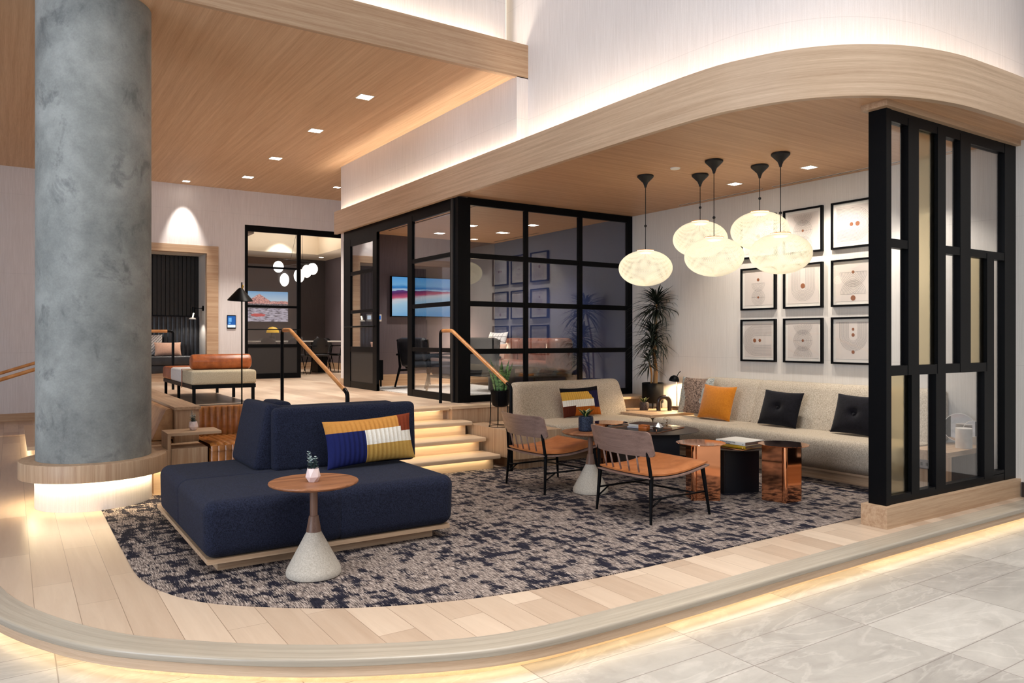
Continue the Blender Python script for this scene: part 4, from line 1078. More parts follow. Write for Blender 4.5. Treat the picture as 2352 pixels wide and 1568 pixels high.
for i in range(11):
    a = i * 2.4; r_ = 0.02 + 0.055 * (i / 11) ** 0.5; d = (math.cos(a) * 0.28, math.sin(a) * 0.28, 1.0); mb = MB()
    leaf(mb, (r_ * math.cos(a), r_ * math.sin(a), 0.41), d, 0.30 + 0.14 * rr.random(), 0.068, -0.02, 0, 8, 0.3)
    part('leaf', mb, M['snake'], sn)

# ------------------------------------------------------------------ framed prints (wall x = 8, facing -X)
def ribbon(mb, pts, w, x):
    P = [Vector(p) for p in pts]; b = len(mb.v); n = len(P)
    for i in range(n):
        t = (P[min(i + 1, n - 1)] - P[max(i - 1, 0)]).normalized(); nn = Vector((-t.y, t.x)) * w / 2
        for s in (1, -1): q = P[i] + nn * s; mb.v.append(Vector((x, -q.x, q.y)))
    for i in range(n - 1):
        a = b + 2 * i; mb.f.append((a, a + 1, a + 3, a + 2)); mb.mi.append(0); mb.sm.append(False)
def arc(c, r, a0, a1, n=28): return [(c[0] + r * math.cos(a0 + (a1 - a0) * i / n), c[1] + r * math.sin(a0 + (a1 - a0) * i / n)) for i in range(n + 1)]
def clip(pts, lo, hi): return [p for p in pts if lo <= p[1] <= hi]
LX = -0.0215; LW = 0.0019
def pat_U(mb, ang, n, r0, dr, cy=-0.02, ln=0.21):
    ca, sa = math.cos(ang), math.sin(ang)
    for i in range(n):
        r = r0 + dr * i; pts = [(-r, ln)] + arc((0, cy), r, PI, 2 * PI) + [(r, ln)]
        ribbon(mb, [(p[0] * ca - p[1] * sa, p[0] * sa + p[1] * ca) for p in pts], LW, LX)
def pat_rings(mb, k=1.0):
    for i in range(9):
        r = 0.018 + 0.0135 * i * k; ribbon(mb, arc((0, 0), r, 0, 2 * PI, 40), LW, LX)
        for s in (1, -1):
            a = arc((0, s * 0.195), r, 0, 2 * PI, 60); seg = [p for p in a if (abs(p[1]) <= 0.195 and s * (p[1] - s * 0.195) <= 0)]
            seg.sort(key=lambda p: p[0]);
            if len(seg) > 2: ribbon(mb, [p for p in seg if math.hypot(*p) > 0.115], LW, LX) if False else ribbon(mb, seg, LW, LX)
    ribbon(mb, [(-0.13, 0), (0.13, 0)], LW, LX)
def pat_bowl(mb, c, r, n, up, line=True, w=None):
    for i in range(n): ribbon(mb, arc(c, r * (i + 1) / n, 0 if up else PI, PI if up else 2 * PI), LW, LX)
    if line: ribbon(mb, [(c[0] - r, c[1]), (c[0] + r, c[1])], LW, LX)
def frame(row, col, label, pats, dots):
    yc = (6.345, 5.69, 5.035)[col]; zc = (2.80, 2.135, 1.475)[row]
    t = thing('framed_print', label, 'picture', (7.998, yc, zc), 0, None)
    s = 0.27; w = 0.022; fm = MB()
    fm.box(-0.04, -s, -s, 0, s, -s + w).box(-0.04, -s, s - w, 0, s, s).box(-0.04, -s, -s + w, 0, -s + w, s - w).box(-0.04, s - w, -s + w, 0, s, s - w)
    part('frame', fm, M['black'], t)
    part('mat_board', bx(-0.018, -s + w, -s + w, 0, s - w, s - w), M['mat'], t)
    paper = part('paper', bx(-0.020, -0.213, -0.213, -0.018, 0.213, 0.213), M['paper'], t)
    pap = paper
    lm = MB(); pats(lm); part('line_drawing', lm, M['ink'], pap)
    for (x, y, r) in dots:
        dm = MB(); vs = [(-0.0218, -(x + r * math.cos(2 * PI * k / 24)), y + r * math.sin(2 * PI * k / 24)) for k in range(24)]; dm.add(vs, [tuple(range(24))]); part('dot', dm, M['dot'], pap)
    part('glazing', bx(-0.031, -s + w, -s + w, -0.029, s - w, s - w), M['glazing'], t)
    return t
hp = PI / 2
frame(0, 0, 'framed line print behind the pendants, top left of the nine', lambda m: pat_U(m, 0, 9, 0.05, 0.014), [(0, 0, 0.03)])
frame(0, 1, 'framed print of stacked rings and one dot, top middle of the nine', lambda m: pat_rings(m), [(0, 0, 0.015)])
frame(0, 2, 'framed print of sideways arcs opening left with two dots, top right of nine', lambda m: pat_U(m, hp, 10, 0.06, 0.014, -0.03, 0.20), [(-0.02, 0.0, 0.022), (0.055, 0.0, 0.027)])
frame(1, 0, 'framed print with a dot above a bowl on rings, middle row left', lambda m: [pat_bowl(m, (0, 0.07), 0.10, 6, False), [ribbon(m, arc((0, -0.11), 0.1 * (i + 1) / 7, 0, 2 * PI, 40), LW, LX) for i in range(7)], ribbon(m, [(-0.1, -0.11), (0.1, -0.11)], LW, LX)], [(0, 0.115, 0.02), (0, -0.11, 0.014)])
frame(1, 1, 'framed print of upright arcs holding one large dot, centre of the nine', lambda m: pat_U(m, 0, 9, 0.04, 0.015, -0.02, 0.213), [(0, 0, 0.031)])
frame(1, 2, 'framed hourglass arc print with dots above and below, middle row right', lambda m: [pat_bowl(m, (0, 0.12), 0.165, 9, False), pat_bowl(m, (0, -0.13), 0.155, 9, True)], [(0, 0.12, 0.018), (0, -0.175, 0.030)])
frame(2, 0, 'framed print of sideways arcs opening right with two dots, bottom left', lambda m: pat_U(m, -hp, 10, 0.06, 0.0145, -0.045, 0.2), [(-0.055, 0.0, 0.024), (0.025, 0.0, 0.020)])
frame(2, 1, 'framed print of stacked rings and one dot, bottom middle of the nine', lambda m: pat_rings(m), [(0, 0, 0.015)])
frame(2, 2, 'framed print of upright arcs with three dots, bottom right of the nine', lambda m: pat_U(m, 0, 10, 0.055, 0.0125, 0.05, 0.213), [(0, 0.13, 0.016), (0, 0.065, 0.02), (0, -0.13, 0.02)])

# ------------------------------------------------------------------ pendants
pend = [((6.11, 6.44), 2.31, 'pendant lamp with woven white oval shade, leftmost and lowest beside the dracaena'),
        ((6.59, 6.05), 2.635, 'pendant lamp with woven white oval shade, upper of the centre pair'),
        ((6.19, 5.49), 2.36, 'pendant lamp with woven white oval shade, lower of the centre pair'),
        ((6.79, 5.38), 2.67, 'pendant lamp with woven white oval shade, upper of the right pair'),
        ((6.52, 4.91), 2.36, 'pendant lamp with woven white oval shade, lower of the right pair, before the prints')]
SR, SH = 0.305, 0.205
NS, TW, ST = 92, 1.55, 44
shade = MB()
def spt(lat, az, k=1.0): return (SR * k * math.cos(lat), 0, 0)
for sgn in (1, -1):
    for i in range(NS):
        pts = []
        for j in range(ST + 1):
            q = j / ST; lat = (-0.47 + 0.92 * q) * PI; az = 2 * PI * i / NS + sgn * (q - 0.5) * TW * 2
            pts.append((SR * math.cos(lat) * math.cos(az), SR * math.cos(lat) * math.sin(az), SH * math.sin(lat)))
        shade.tube(pts, 0.0021, 3, 0, False)
shade_me = None
for n_, ((x, y), zc, lab) in enumerate(pend):
    if n_ == 0:
        pt = thing('pendant_lamp', lab, 'lamp', (x, y, zc), 0, 'woven oval pendant lamps')
        part('shade', shade, M['strand'], pt)
        part('top_disc', lt([(0.001, 0.203), (0.10, 0.203), (0.104, 0.206), (0.10, 0.209), (0.001, 0.209)], 36, cap=False), M['copper'], pt)
        part('diffuser', lt([(0.001, 0.165), (0.06, 0.17), (0.088, 0.185), (0.095, 0.2)], 32, cap=False), M['lamp'], pt)
        proto = pt
    else:
        pt = proto.copy(); COL.objects.link(pt); pt.location = (x, y, zc); pt['label'] = lab; ROOT[pt.name] = (x, y, zc)
        for ch in list(proto.children):
            if ch.name.split('.')[0] in ('shade', 'top_disc', 'diffuser'):
                c = ch.copy(); COL.objects.link(c); c.parent = pt; c.rotation_euler = (0, 0, n_ * 0.7)
    h = CH - zc
    part('canopy', lt([(0.012, h - 0.14), (0.016, h - 0.12), (0.03, h - 0.085), (0.075, h - 0.04), (0.094, h - 0.02), (0.094, h - 0.006), (0.085, h)], 36), M['blackmat'], pt)
    part('cord', tb([(0, 0, 0.21), (0, 0, h - 0.13)], 0.0042, 6), M['blackmat'], pt)
    bz = 0.21 + (h - 0.34) * (0.38 if n_ in (0, 1, 3) else 0.30)
    part('cord_stop', MB().sphere((0, 0, bz), 0.016, 12, 8), M['blackmat'], pt)
    point('pendant_bulb', (x, y, zc + 0.02), 0.6, WARM2, 0.06)
# ------------------------------------------------------------------ left side seating
ca = thing('side_table', 'oak C-shaped side table left of the navy sofa', 'side table', (1.5, 8.1, 0))
part('tabletop', bx(1.27, 7.97, 0.548, 1.77, 8.33, 0.575), M['oak'], ca, True)
part('side_panel', bx(1.27, 7.97, 0.006, 1.30, 8.33, 0.548), M['oakz'], ca, True)
sh = thing('bench_box', 'low oak box under the C-shaped side table', 'box', (1.48, 8.2, 0))
part('body', bx(1.305, 7.98, 0.0, 1.64, 8.46, 0.42), M['oakz'], sh, True)
def channels(x0, x1, n, yf, z0, z1, amp=0.012, axis='X', back=0.12):
    """upright panel of rounded vertical channels facing -Y (or -X)"""
    mb = MB(); k = 6; pts = []
    for i in range(n):
        for j in range(k):
            t = (i + j / k) / n; pts.append((x0 + (x1 - x0) * t, yf - amp * abs(math.sin(PI * j / k)) ** 0.6))
    pts.append((x1, yf)); zz = [z0, z0 + (z1 - z0) * 0.93, z0 + (z1 - z0) * 0.98, z1]; dd = [0, 0, 0.012, 0.04]
    for z, d in zip(zz, dd):
        for p in pts: mb.v.append(Vector((p[0], p[1] + d, z)))
    m = len(pts)
    for i in range(3):
        for j in range(m - 1): mb.f.append((i * m + j, i * m + j + 1, (i + 1) * m + j + 1, (i + 1) * m + j)); mb.mi.append(0); mb.sm.append(True)
    mb.box(x0, yf + 0.04, z0, x1, yf + back, z1)
    return mb
tb1 = thing('banquette', 'channelled tan leather banquette behind the navy sofa', 'sofa', (2.2, 8.4, 0))
part('backrest', channels(1.68, 2.66, 15, 8.76, 0.42, 0.755), M['tan'], tb1, True)
sm = channels(1.66, 2.66, 15, 7.92, 0.1, 0.40, 0.012, 'X', 0.1)
part('seat_front', sm, M['tan'], tb1, True)
mb = MB(); k = 6; n = 15; pts = []
for i in range(n):
    for j in range(k): t = (i + j / k) / n; pts.append((1.66 + 1.0 * t, 0.012 * abs(math.sin(PI * j / k)) ** 0.6))
pts.append((2.66, 0)); m = len(pts)
for yy, zz in ((7.915, 0.38), (7.93, 0.425), (7.98, 0.445), (8.74, 0.43)):
    for p in pts: mb.v.append(Vector((p[0], yy - (p[1] if yy < 7.95 else 0), zz + p[1] * (0 if yy < 7.92 else 1))))
for i in range(3):
    for j in range(m - 1): mb.f.append((i * m + j, i * m + j + 1, (i + 1) * m + j + 1, (i + 1) * m + j)); mb.mi.append(0); mb.sm.append(True)
mb.box(1.68, 8.02, 0.1, 2.66, 8.74, 0.40)
part('seat', mb, M['tan'], tb1, True)
tb2 = thing('banquette', 'smooth tan leather banquette half hidden behind the concrete column', 'sofa', (1.1, 10.5, 0))
LP = rect_profile([(1.22, 0.44), (1.36, 0.76), (1.425, 0.76), (1.425, 0.44)], [0.02, 0.04, 0.02, 0], 5)
part('backrest', MB().prof(LP, 8.62, 10.9, 'Y'), M['tanlight'], tb2, True)
part('seat', rb(0.70, 8.62, 0.25, 1.425, 10.9, 0.435, 0.03, 3), M['tanlight'], tb2, True)
part('plinth', bx(0.8, 8.64, 0, 1.425, 10.88, 0.25), M['oakz'], tb2, True)

# ottoman bench with bolster
ot = thing('ottoman', 'low bench upholstered in rust, white and tweed on black legs', 'bench', (2.33, 11.4, U))
O = (2.33, 11.4)
x0, x1, y0, y1 = -0.40, 0.40, -1.08, 1.08
for (x, y) in ((x0 + .03, y0 + .03), (x1 - .03, y0 + .03), (x0 + .03, y1 - .03), (x1 - .03, y1 - .03), (x0 + .03, 0.0), (x1 - .03, 0.0)):
    part('leg', bx(x - 0.018, y - 0.018, 0, x + 0.018, y + 0.018, 0.20), M['black'], ot)
part('frame', bx(x0, y0, 0.20, x1, y1, 0.25), M['black'], ot)
def slab(ya, yb, m, nm): part(nm, rb(x0 - .01, ya, 0.25, x1 + .01, yb, 0.435, 0.035, 4), M[m], ot)
slab(y0 - .01, y0 + 0.62, 'tweed2', 'cushion'); slab(y0 + 0.615, y0 + 1.5, 'whitefab', 'cushion'); slab(y0 + 1.495, y1 + .01, 'cognac', 'cushion')
part('strap', MB().box(x0 - 0.016, y0 + 0.60, 0.19, x0 - 0.011, y0 + 0.63, 0.435).box(x0 - 0.016, y0 + 0.60, 0.434, x1 + 0.016, y0 + 0.63, 0.440), M['cognac'], ot)
bo = thing('bolster', 'round cognac leather bolster lying on the tweed end of the bench', 'cushion', (2.36, 10.66, U + 0.437))
mb = MB(); mb.lathe([(0.001, -0.385), (0.075, -0.385), (0.096, -0.37), (0.101, -0.34), (0.101, 0.34), (0.096, 0.37), (0.075, 0.385), (0.001, 0.385)], 32, 0, 0, 0, True, False)
mb.xf(Matrix.Translation((0, 0, 0.102)) @ Matrix.Rotation(PI / 2, 4, 'Y')); part('cover', mb, M['cognac'], bo)
fv = bx(1.95, 9.6, U, 2.5, 10.1, U + 0.012); tag(fv.build('floor_mat', M['blackmat']), 'flat black floor mat beside the bench legs', 'mat')
# floor lamp
fl = thing('floor_lamp', 'thin black floor lamp with cone shade in front of the bench', 'lamp', (2.41, 9.76, U))
part('base', lt([(0.001, 0), (0.12, 0), (0.12, 0.012), (0.001, 0.015)], 32, cap=False), M['black'], fl)
part('pole', tb([(0, 0, 0.01), (0, 0, 1.55)], 0.009, 8), M['black'], fl)
cm = MB().lathe([(0.15, 0.0), (0.15, 0.01), (0.03, 0.15), (0.012, 0.16)], 36); cm.xf(Matrix.Translation((-0.02, 0, 1.32)) @ Matrix.Rotation(0.12, 4, 'X'))
part('shade', cm, M['black'], fl)
part('neck', tb([(0.0, 0, 1.46), (0.015, 0, 1.52)], 0.012, 8), M['brass'], fl)

# ------------------------------------------------------------------ alcove
ap = MB(); nn = 26
for i in range(nn):
    xa = 1.2 + (3.32 - 1.2) * i / nn; xb = 1.2 + (3.32 - 1.2) * (i + 1) / nn
    ap.box(xa + 0.012, 17.03, 1.98, xb - 0.002, 17.07, 3.23)
ap.box(1.2, 17.07, 0.8, 3.32, 17.1, 3.23)
pn = tag(ap.build('wall_panel', M['stripeblk']), 'dark ribbed leather wall panel at the back of the alcove', 'panel')
ab = thing('banquette', 'black leather alcove banquette with channelled back', 'sofa', (2.3, 16.6, U))
part('backrest', channels(1.21, 3.31, 24, 16.96, 0.45 + U, 1.97, 0.012, 'X', 0.1), M['blacklea'], ab, True)
part('seat', rb(1.21, 16.2, U + 0.32, 3.31, 16.96, U + 0.50, 0.03, 3), M['blacklea'], ab, True)
part('seat_base', rb(1.21, 16.24, U + 0.16, 3.31, 16.96, U + 0.32, 0.02, 2), M['blacklea'], ab, True)
part('plinth', bx(1.21, 16.28, U, 3.31, 16.96, U + 0.16), M['oak'], ab, True)
cushion('white cushion with dark chevron lines in the black alcove', 'cushion', 0.50, 0.44, 0.15, (2.32, 16.64, U + 0.505), 0.0, -0.25, [M['whitefab'], M['checkpil']], lambda u, v, s: 1 if (abs(((u * 9 + v * 7 * (1 if u < .5 else -1)) % 1) - .5) < 0.1) else 0, 0, 0, 0.05, 0, 96)
cushion('small blush lumbar cushion in the black alcove', 'cushion', 0.50, 0.28, 0.14, (2.64, 16.50, U + 0.505), 0.0, -0.3, M['blush'])
sc_ = thing('wall_sconce', 'black reading sconce glowing at the right of the alcove', 'lamp', (3.32, 16.55, 2.12))
mb = MB().lathe([(0.001, 0), (0.055, 0), (0.055, 0.02), (0.001, 0.02)], 24, cap=False); mb.xf(Matrix.Rotation(-PI / 2, 4, 'Y')); part('backplate', mb, M['black'], sc_)
part('arm', tb([(-0.02, 0, 0), (-0.17, 0, 0)], 0.008, 8), M['black'], sc_)
part('head', lt([(0.03, -0.10), (0.03, 0.02), (0.001, 0.025)], 20, -0.19, 0), M['black'], sc_)
part('stem', tb([(-0.19, 0, -0.10), (-0.21, 0, -0.19)], 0.012, 8), M['lamp'], sc_)
mb = MB().lathe([(0.07, -0.225), (0.06, -0.205), (0.02, -0.19)], 24, -0.215, 0); part('shade', mb, M['white'], sc_)
part('bulb', lt([(0.001, -0.224), (0.06, -0.224)], 20, -0.215, 0, cap=False), M['lamp'], sc_)
tp = thing('wall_tablet', 'black room booking tablet on the far wall beside the alcove', 'screen', (3.79, FY, 1.84))
part('bezel', rb(-0.09, -0.025, -0.14, 0.09, 0.0, 0.14, 0.01, 2), M['black'], tp)
dsp_ = part('display', bx(-0.078, -0.0265, -0.06, 0.078, -0.0255, 0.12), M['screen'], tp); part('display_bar', bx(-0.078, -0.0265, -0.115, 0.078, -0.0255, -0.06), M['screenw'], dsp_)
part('display_text', MB().box(-0.06, -0.0275, 0.0, 0.0, -0.0268, 0.085).box(-0.06, -0.0275, -0.045, -0.02, -0.0268, -0.015), m_emit('touch_screen_light', (110, 170, 220), 1.0), dsp_)

# ------------------------------------------------------------------ meeting room
def m_landscape():
    k = NT('mountain_photo'); v = k.coord(); sp = k.n('SeparateXYZ', {'Vector': v}); x, z = sp.outputs[0], sp.outputs[2]
    n1 = k.noise(k.n('CombineXYZ', {'X': x, 'Y': 0.0, 'Z': 0.0}).outputs[0], 3.0, 6, 0.6)
    peak = k.math('MAXIMUM', 0.0, k.math('SUBTRACT', 0.30, k.math('MULTIPLY', k.math('ABSOLUTE', k.math('ADD', x, 0.12)), 0.62)))
    ridge = k.math('ADD', k.math('MULTIPLY', n1, 0.12), k.math('MAXIMUM', k.math('SUBTRACT', peak, 0.02), 0.085))
    sky = k.ramp(k.math('ADD', z, 0.5), [(0.6, lin((206, 226, 240))), (0.95, lin((98, 168, 224)))])
    tex = k.noise(k.mapping(v, (10, 1, 16)), 2.0, 5, 0.7)
    hi = k.ramp(tex, [(0.36, lin((92, 84, 104))), (0.52, lin((222, 150, 138))), (0.66, lin((240, 226, 226)))])
    col = k.mix(k.math('LESS_THAN', z, ridge), sky, hi)
    tree = k.ramp(k.noise(k.mapping(v, (40, 1, 6)), 2.0, 4, 0.7), [(0.4, lin((34, 32, 38))), (0.65, lin((150, 144, 156)))])
    col = k.mix(k.math('LESS_THAN', z, k.math('ADD', 0.03, k.math('MULTIPLY', n1, 0.09))), col, tree)
    lake = k.ramp(k.noise(k.mapping(v, (3, 1, 16)), 2.2, 4, 0.65), [(0.38, lin((70, 62, 78))), (0.5, lin((186, 182, 200))), (0.68, lin((214, 206, 216)))])
    col = k.mix(k.math('LESS_THAN', z, -0.05), col, lake)
    red = k.math('LESS_THAN', k.math('ADD', k.math('POWER', k.math('DIVIDE', k.math('ADD', x, 0.15), 0.20), 2.0), k.math('POWER', k.math('DIVIDE', k.math('ADD', z, 0.235), 0.045), 2.0)), k.math('MULTIPLY', tex, 1.9))
    col = k.mix(red, col, lin((206, 84, 84)))
    b = k.bsdf(Base_Color=col, Roughness=0.5); k.lk(col, b.inputs['Emission Color']); b.inputs['Emission Strength'].default_value = 0.45; return k.m  # canvas carries its own glow; brightness is put into the material
def m_shore():
    k = NT('shoreline_display'); v = k.coord(); sp = k.n('SeparateXYZ', {'Vector': v}); x, z = sp.outputs[0], sp.outputs[2]
    n1 = k.noise(k.mapping(v, (1.2, 1, 6)), 2.0, 4, 0.6)
    zz = k.math('ADD', z, k.math('MULTIPLY', k.math('SUBTRACT', n1, 0.5), 0.10))
    wv = k.math('ADD', zz, k.math('MULTIPLY', k.math('ADD', x, 0.65), k.math('MULTIPLY', k.math('LESS_THAN', z, 0.11), -0.13)))
    col = k.ramp(k.math('ADD', wv, 0.5), [(0.05, lin((96, 166, 222))), (0.36, lin((176, 208, 228))), (0.43, lin((214, 214, 220))), (0.47, lin((196, 88, 118))), (0.55, lin((104, 50, 96))), (0.612, lin((92, 66, 132))), (0.622, lin((186, 210, 232))), (0.66, lin((40, 120, 190))), (0.72, lin((120, 178, 224))), (0.9, lin((84, 158, 222)))])
    e = k.n('Emission', {'Color': col, 'Strength': 0.62}); k.lk(e.outputs[0], k.out.inputs['Surface']); return k.m
pc = thing('canvas_print', 'canvas print of a snowy pink mountain above a lake in the meeting room', 'picture', (5.75, 20.985, 2.37))
part('canvas', bx(-0.66, -0.05, -0.41, 0.66, 0, 0.41), m_landscape(), pc)
ch = thing('chandelier', 'modern chandelier of glowing glass globes in the meeting room', 'lamp', (5.95, 18.9, 0))
part('canopy', lt([(0.22, 4.20), (0.22, 4.25)], 32, 0.1, 0), M['black'], ch)
for (x, y) in ((-0.1, 0), (0.05, 0.05), (0.2, -0.05)): part('suspension_wire', tb([(x, y, 3.45), (0.1 + x * .4, y, 4.2)], 0.004, 5), M['black'], ch)
part('bar', MB().tube([(-0.45, 0, 3.47), (0.45, 0.1, 3.47)], 0.012, 8).tube([(-0.3, 0.1, 3.30), (0.45, -0.12, 3.42)], 0.012, 8), M['black'], ch)
for (x, y, z, sx, sz) in ((-0.40, 0, 3.28, 0.125, 1.15), (-0.22, 0.1, 2.97, 0.11, 1.5), (0.12, 0.0, 3.08, 0.13, 1.35), (0.30, -0.05, 3.20, 0.12, 1.35), (0.50, 0.1, 3.28, 0.13, 1.15)):
    part('globe', MB().sphere((x, y, z), sx, 24, 14, 0, sz), M['globe'], ch)
mt = thing('meeting_table', 'long pale topped meeting table behind the tall glass door', 'table', (6.0, 18.5, U))
part('tabletop', rb(-1.3, -0.45, 0.76, 0.95, 0.45, 0.79, 0.008, 2), M['white'], mt)
for x in (-0.8, 0.45): part('pedestal', bx(x - 0.12, -0.25, 0, x + 0.12, 0.25, 0.76), M['black'], mt)
def meet_chair(label, loc, rz):
    t = thing('meeting_chair', label, 'chair', loc, rz, 'black meeting chairs')
    part('seat', rb(-0.23, -0.22, 0.42, 0.23, 0.23, 0.47, 0.02, 3), M['blacklea'], t)
    mb = MB(); N = 12; K = 8
    for s in (0, 1):
        for i in range(N + 1):
            a = -0.95 + 1.9 * i / N
            for j in range(K + 1):
                q = j / K; hw = (0.85 + 0.15 * math.sin(PI * min(1, q * 1.15 + .1))) * (1.0 if q < 0.7 else math.sqrt(max(0.02, 1 - ((q - 0.7) / 0.32) ** 2)) * 0.7 + 0.3)
                mb.v.append(Vector((0.25 * math.sin(a) * hw, -0.06 - 0.17 * math.cos(a) - 0.02 * s - 0.05 * q, 0.50 + 0.36 * q)))
    W = K + 1; H = (N + 1) * W
    for i in range(N):
        for j in range(K):
            b = i * W + j; mb.f.append((b, b + W, b + W + 1, b + 1)); mb.f.append((H + b, H + b + 1, H + b + W + 1, H + b + W)); mb.mi += [0, 0]; mb.sm += [True, True]
    edge = [i * W for i in range(N + 1)] + [N * W + j for j in range(1, W)] + [(N - i) * W + K for i in range(1, N + 1)] + [K - j for j in range(1, K)]
    for q in range(len(edge)):
        a, c = edge[q], edge[(q + 1) % len(edge)]; mb.f.append((a, c, H + c, H + a)); mb.mi.append(0); mb.sm.append(False)
    part('backrest', mb, M['graphite'], t)
    part('arm', tb(bend([(-0.24, 0.18, 0.44), (-0.27, 0.16, 0.66), (-0.26, -0.10, 0.67), (-0.15, -0.25, 0.67), (0.15, -0.25, 0.67), (0.26, -0.10, 0.67), (0.27, 0.16, 0.66), (0.24, 0.18, 0.44)], 0.06), 0.011, 6), M['black'], t)
    for sx in (-1, 1):
        for sy in (-1, 1): part('leg', tb([(sx * 0.18, sy * 0.16, 0.43), (sx * 0.26, sy * 0.24, 0)], [0.012, 0.008], 8), M['black'], t)
    return t
m1 = meet_chair('black meeting chair seen from behind, right of the tan handrail', (6.18, 17.85, U), 0.0)
for loc, rz, lb_ in (((4.9, 17.75, U), 0.1, 'black meeting chair behind the glass door, left one of two'), ((5.52, 17.75, U), 0.1, 'black meeting chair behind the glass door, right one of two'),
                     ((6.95, 18.3, U), 1.75, 'black meeting chair with arms at the end of the meeting table'), ((6.72, 19.0, U), 2.6, 'black meeting chair at the far corner of the meeting table'), ((5.3, 19.1, U), PI, 'black meeting chair across the meeting table, facing the door')):
    dup(m1, loc, rz, lb_)
gl = thing('table_lamp', 'gold mushroom table lamp on the meeting table', 'lamp', (5.28, 18.45, U + 0.79))
part('base', lt([(0.07, 0), (0.07, 0.12), (0.04, 0.125), (0.035, 0.2)], 24), M['graphite'], gl)
part('shade', lt([(0.15, 0.2), (0.145, 0.24), (0.12, 0.29), (0.07, 0.33), (0.001, 0.345)], 32, cap=False), m_plain('amber_shade', (226, 178, 50), 0.3, 0.0, 0.5, (255, 196, 60), 0.3), gl)
for i, x in enumerate((5.75, 5.95, 6.35)):
    g = thing('water_glass', 'clear tumbler on the pale meeting table', 'glass', (x, 18.35, U + 0.79), 0, 'tumblers on the meeting table')
    part('cup', lt([(0.03, 0.0), (0.035, 0.10), (0.032, 0.10), (0.028, 0.008), (0.001, 0.008)], 16), M['clear'], g)

# ------------------------------------------------------------------ glass room
dsp = thing('wall_display', 'wide flat screen showing a blue and crimson shoreline', 'screen', (6.51, 12.708, 2.265))
part('bezel', bx(-0.76, -0.06, -0.37, 0.76, 0, 0.37), M['black'], dsp); part('display', bx(-0.745, -0.064, -0.355, 0.745, -0.061, 0.355), m_shore(), dsp)
for x, lb_, em in ((5.34, 'white thermostat left of the booking panel on the taupe wall', False), (5.53, 'white control panel with blue screen beside the flat screen', True)):
    t = thing('wall_control', lb_, 'wall control', (x, 12.71, 1.87)); part('case', rb(-0.05, -0.02, -0.065, 0.05, 0, 0.065, 0.006, 2), M['white'], t)
    part('display', bx(-0.035, -0.0215, -0.03, 0.035, -0.0205, 0.04), M['screen'] if em else M['screenw'], t)
rugo = bx(5.05, 8.95, U, 7.05, 12.25, U + 0.012); tag(rugo.build('rug', M['rugw']), 'pale woven rug on the floor of the glass room', 'rug')
def armchair(label, loc, rz):
    t = thing('armchair', label, 'chair', loc, rz, 'black leather armchairs in the glass room')
    part('seat_cushion', MB().rbox(-0.31, -0.30, 0.30, 0.31, 0.36, 0.44, 0.05, 4), M['blacklea'], t)
    part('back_cushion', MB().rbox(-0.31, -0.08, 0, 0.31, 0.08, 0.50, 0.06, 4, 0, lean(0.25, 0, (0, -0.30, 0.36))), M['blacklea'], t)
    for s in (-1, 1):
        part('arm', tb(bend([(s * 0.36, -0.42, 0.56), (s * 0.36, 0.30, 0.58), (s * 0.36, 0.40, 0.50)], 0.06), 0.018, 8), M['black'], t)
        part('leg', tb([(s * 0.36, -0.40, 0.82), (s * 0.36, -0.34, 0.35), (s * 0.36, -0.46, 0.006)], [0.016, 0.024, 0.016], 8), M['black'], t)
        part('leg', tb([(s * 0.36, 0.38, 0.52), (s * 0.36, 0.32, 0.28), (s * 0.36, 0.40, 0.006)], [0.016, 0.024, 0.014], 8), M['black'], t)
        part('side_rail', tb([(s * 0.34, -0.36, 0.29), (s * 0.34, 0.34, 0.29)], 0.02, 8), M['black'], t)
    part('back_rail', tb([(-0.36, -0.41, 0.80), (0.36, -0.41, 0.80)], 0.016, 8), M['black'], t)
    return t
a1 = armchair('black leather armchair seen through the open glass doorway', (6.05, 11.75, U + 0.013), -1.25)
dup(a1, (5.46, 9.55, U + 0.013), 0.2, 'black leather armchair with its back to the gridded glass')
e1 = thing('end_table', 'small black cube end table beside the doorway armchair', 'side table', (5.28, 12.5, U))
part('body', bx(-0.17, -0.17, 0.12, 0.17, 0.17, 0.47), M['black'], e1)
for sx in (-1, 1):
    for sy in (-1, 1): part('leg', bx(sx * 0.14 - .012, sy * 0.14 - .012, 0, sx * 0.14 + .012, sy * 0.14 + .012, 0.12), M['black'], e1)
lc = thing('leather_sofa', 'bronze brown leather sofa against the slate wall of the glass room', 'sofa', (7.55, 11.3, U))
for y in (-0.3, 0.72):
    part('backrest', MB().rbox(0.12, y - 0.55, 0.30, 0.38, y + 0.46, 0.86, 0.10, 5), M['brownlea'], lc)
part('backrest', MB().rbox(0.0, -1.25, 0.30, 0.38, -0.86, 0.86, 0.10, 5), M['brownlea'], lc)
part('seat', MB().rbox(-0.45, -0.95, 0.26, 0.2, 1.2, 0.47, 0.08, 5), M['brownlea'], lc)
part('base', bx(-0.4, -1.2, 0.2, 0.38, 1.2, 0.26), M['black'], lc)
for (x, y) in ((-0.36, -1.1), (0.3, -1.1), (-0.36, 1.1), (0.3, 1.1)): part('leg', tb([(x, y, 0), (x, y, 0.2)], 0.015, 8), M['black'], lc)
cushion('white cushion with dark grid lines on the bronze leather sofa', 'cushion', 0.62, 0.52, 0.17, (7.34, 11.75, U + 0.475), PI * 1.5, -0.3, [M['whitefab'], M['checkpil']], lambda u, v, s: 1 if ((u * 6) % 1 < 0.12 or (v * 5) % 1 < 0.14) else 0, 0, 0, 0.06, 0, 60)
cushion('small blush cushion leaning on the bronze leather sofa', 'cushion', 0.52, 0.30, 0.14, (7.18, 11.45, U + 0.475), PI * 1.5 + 0.2, -0.35, M['blush'])
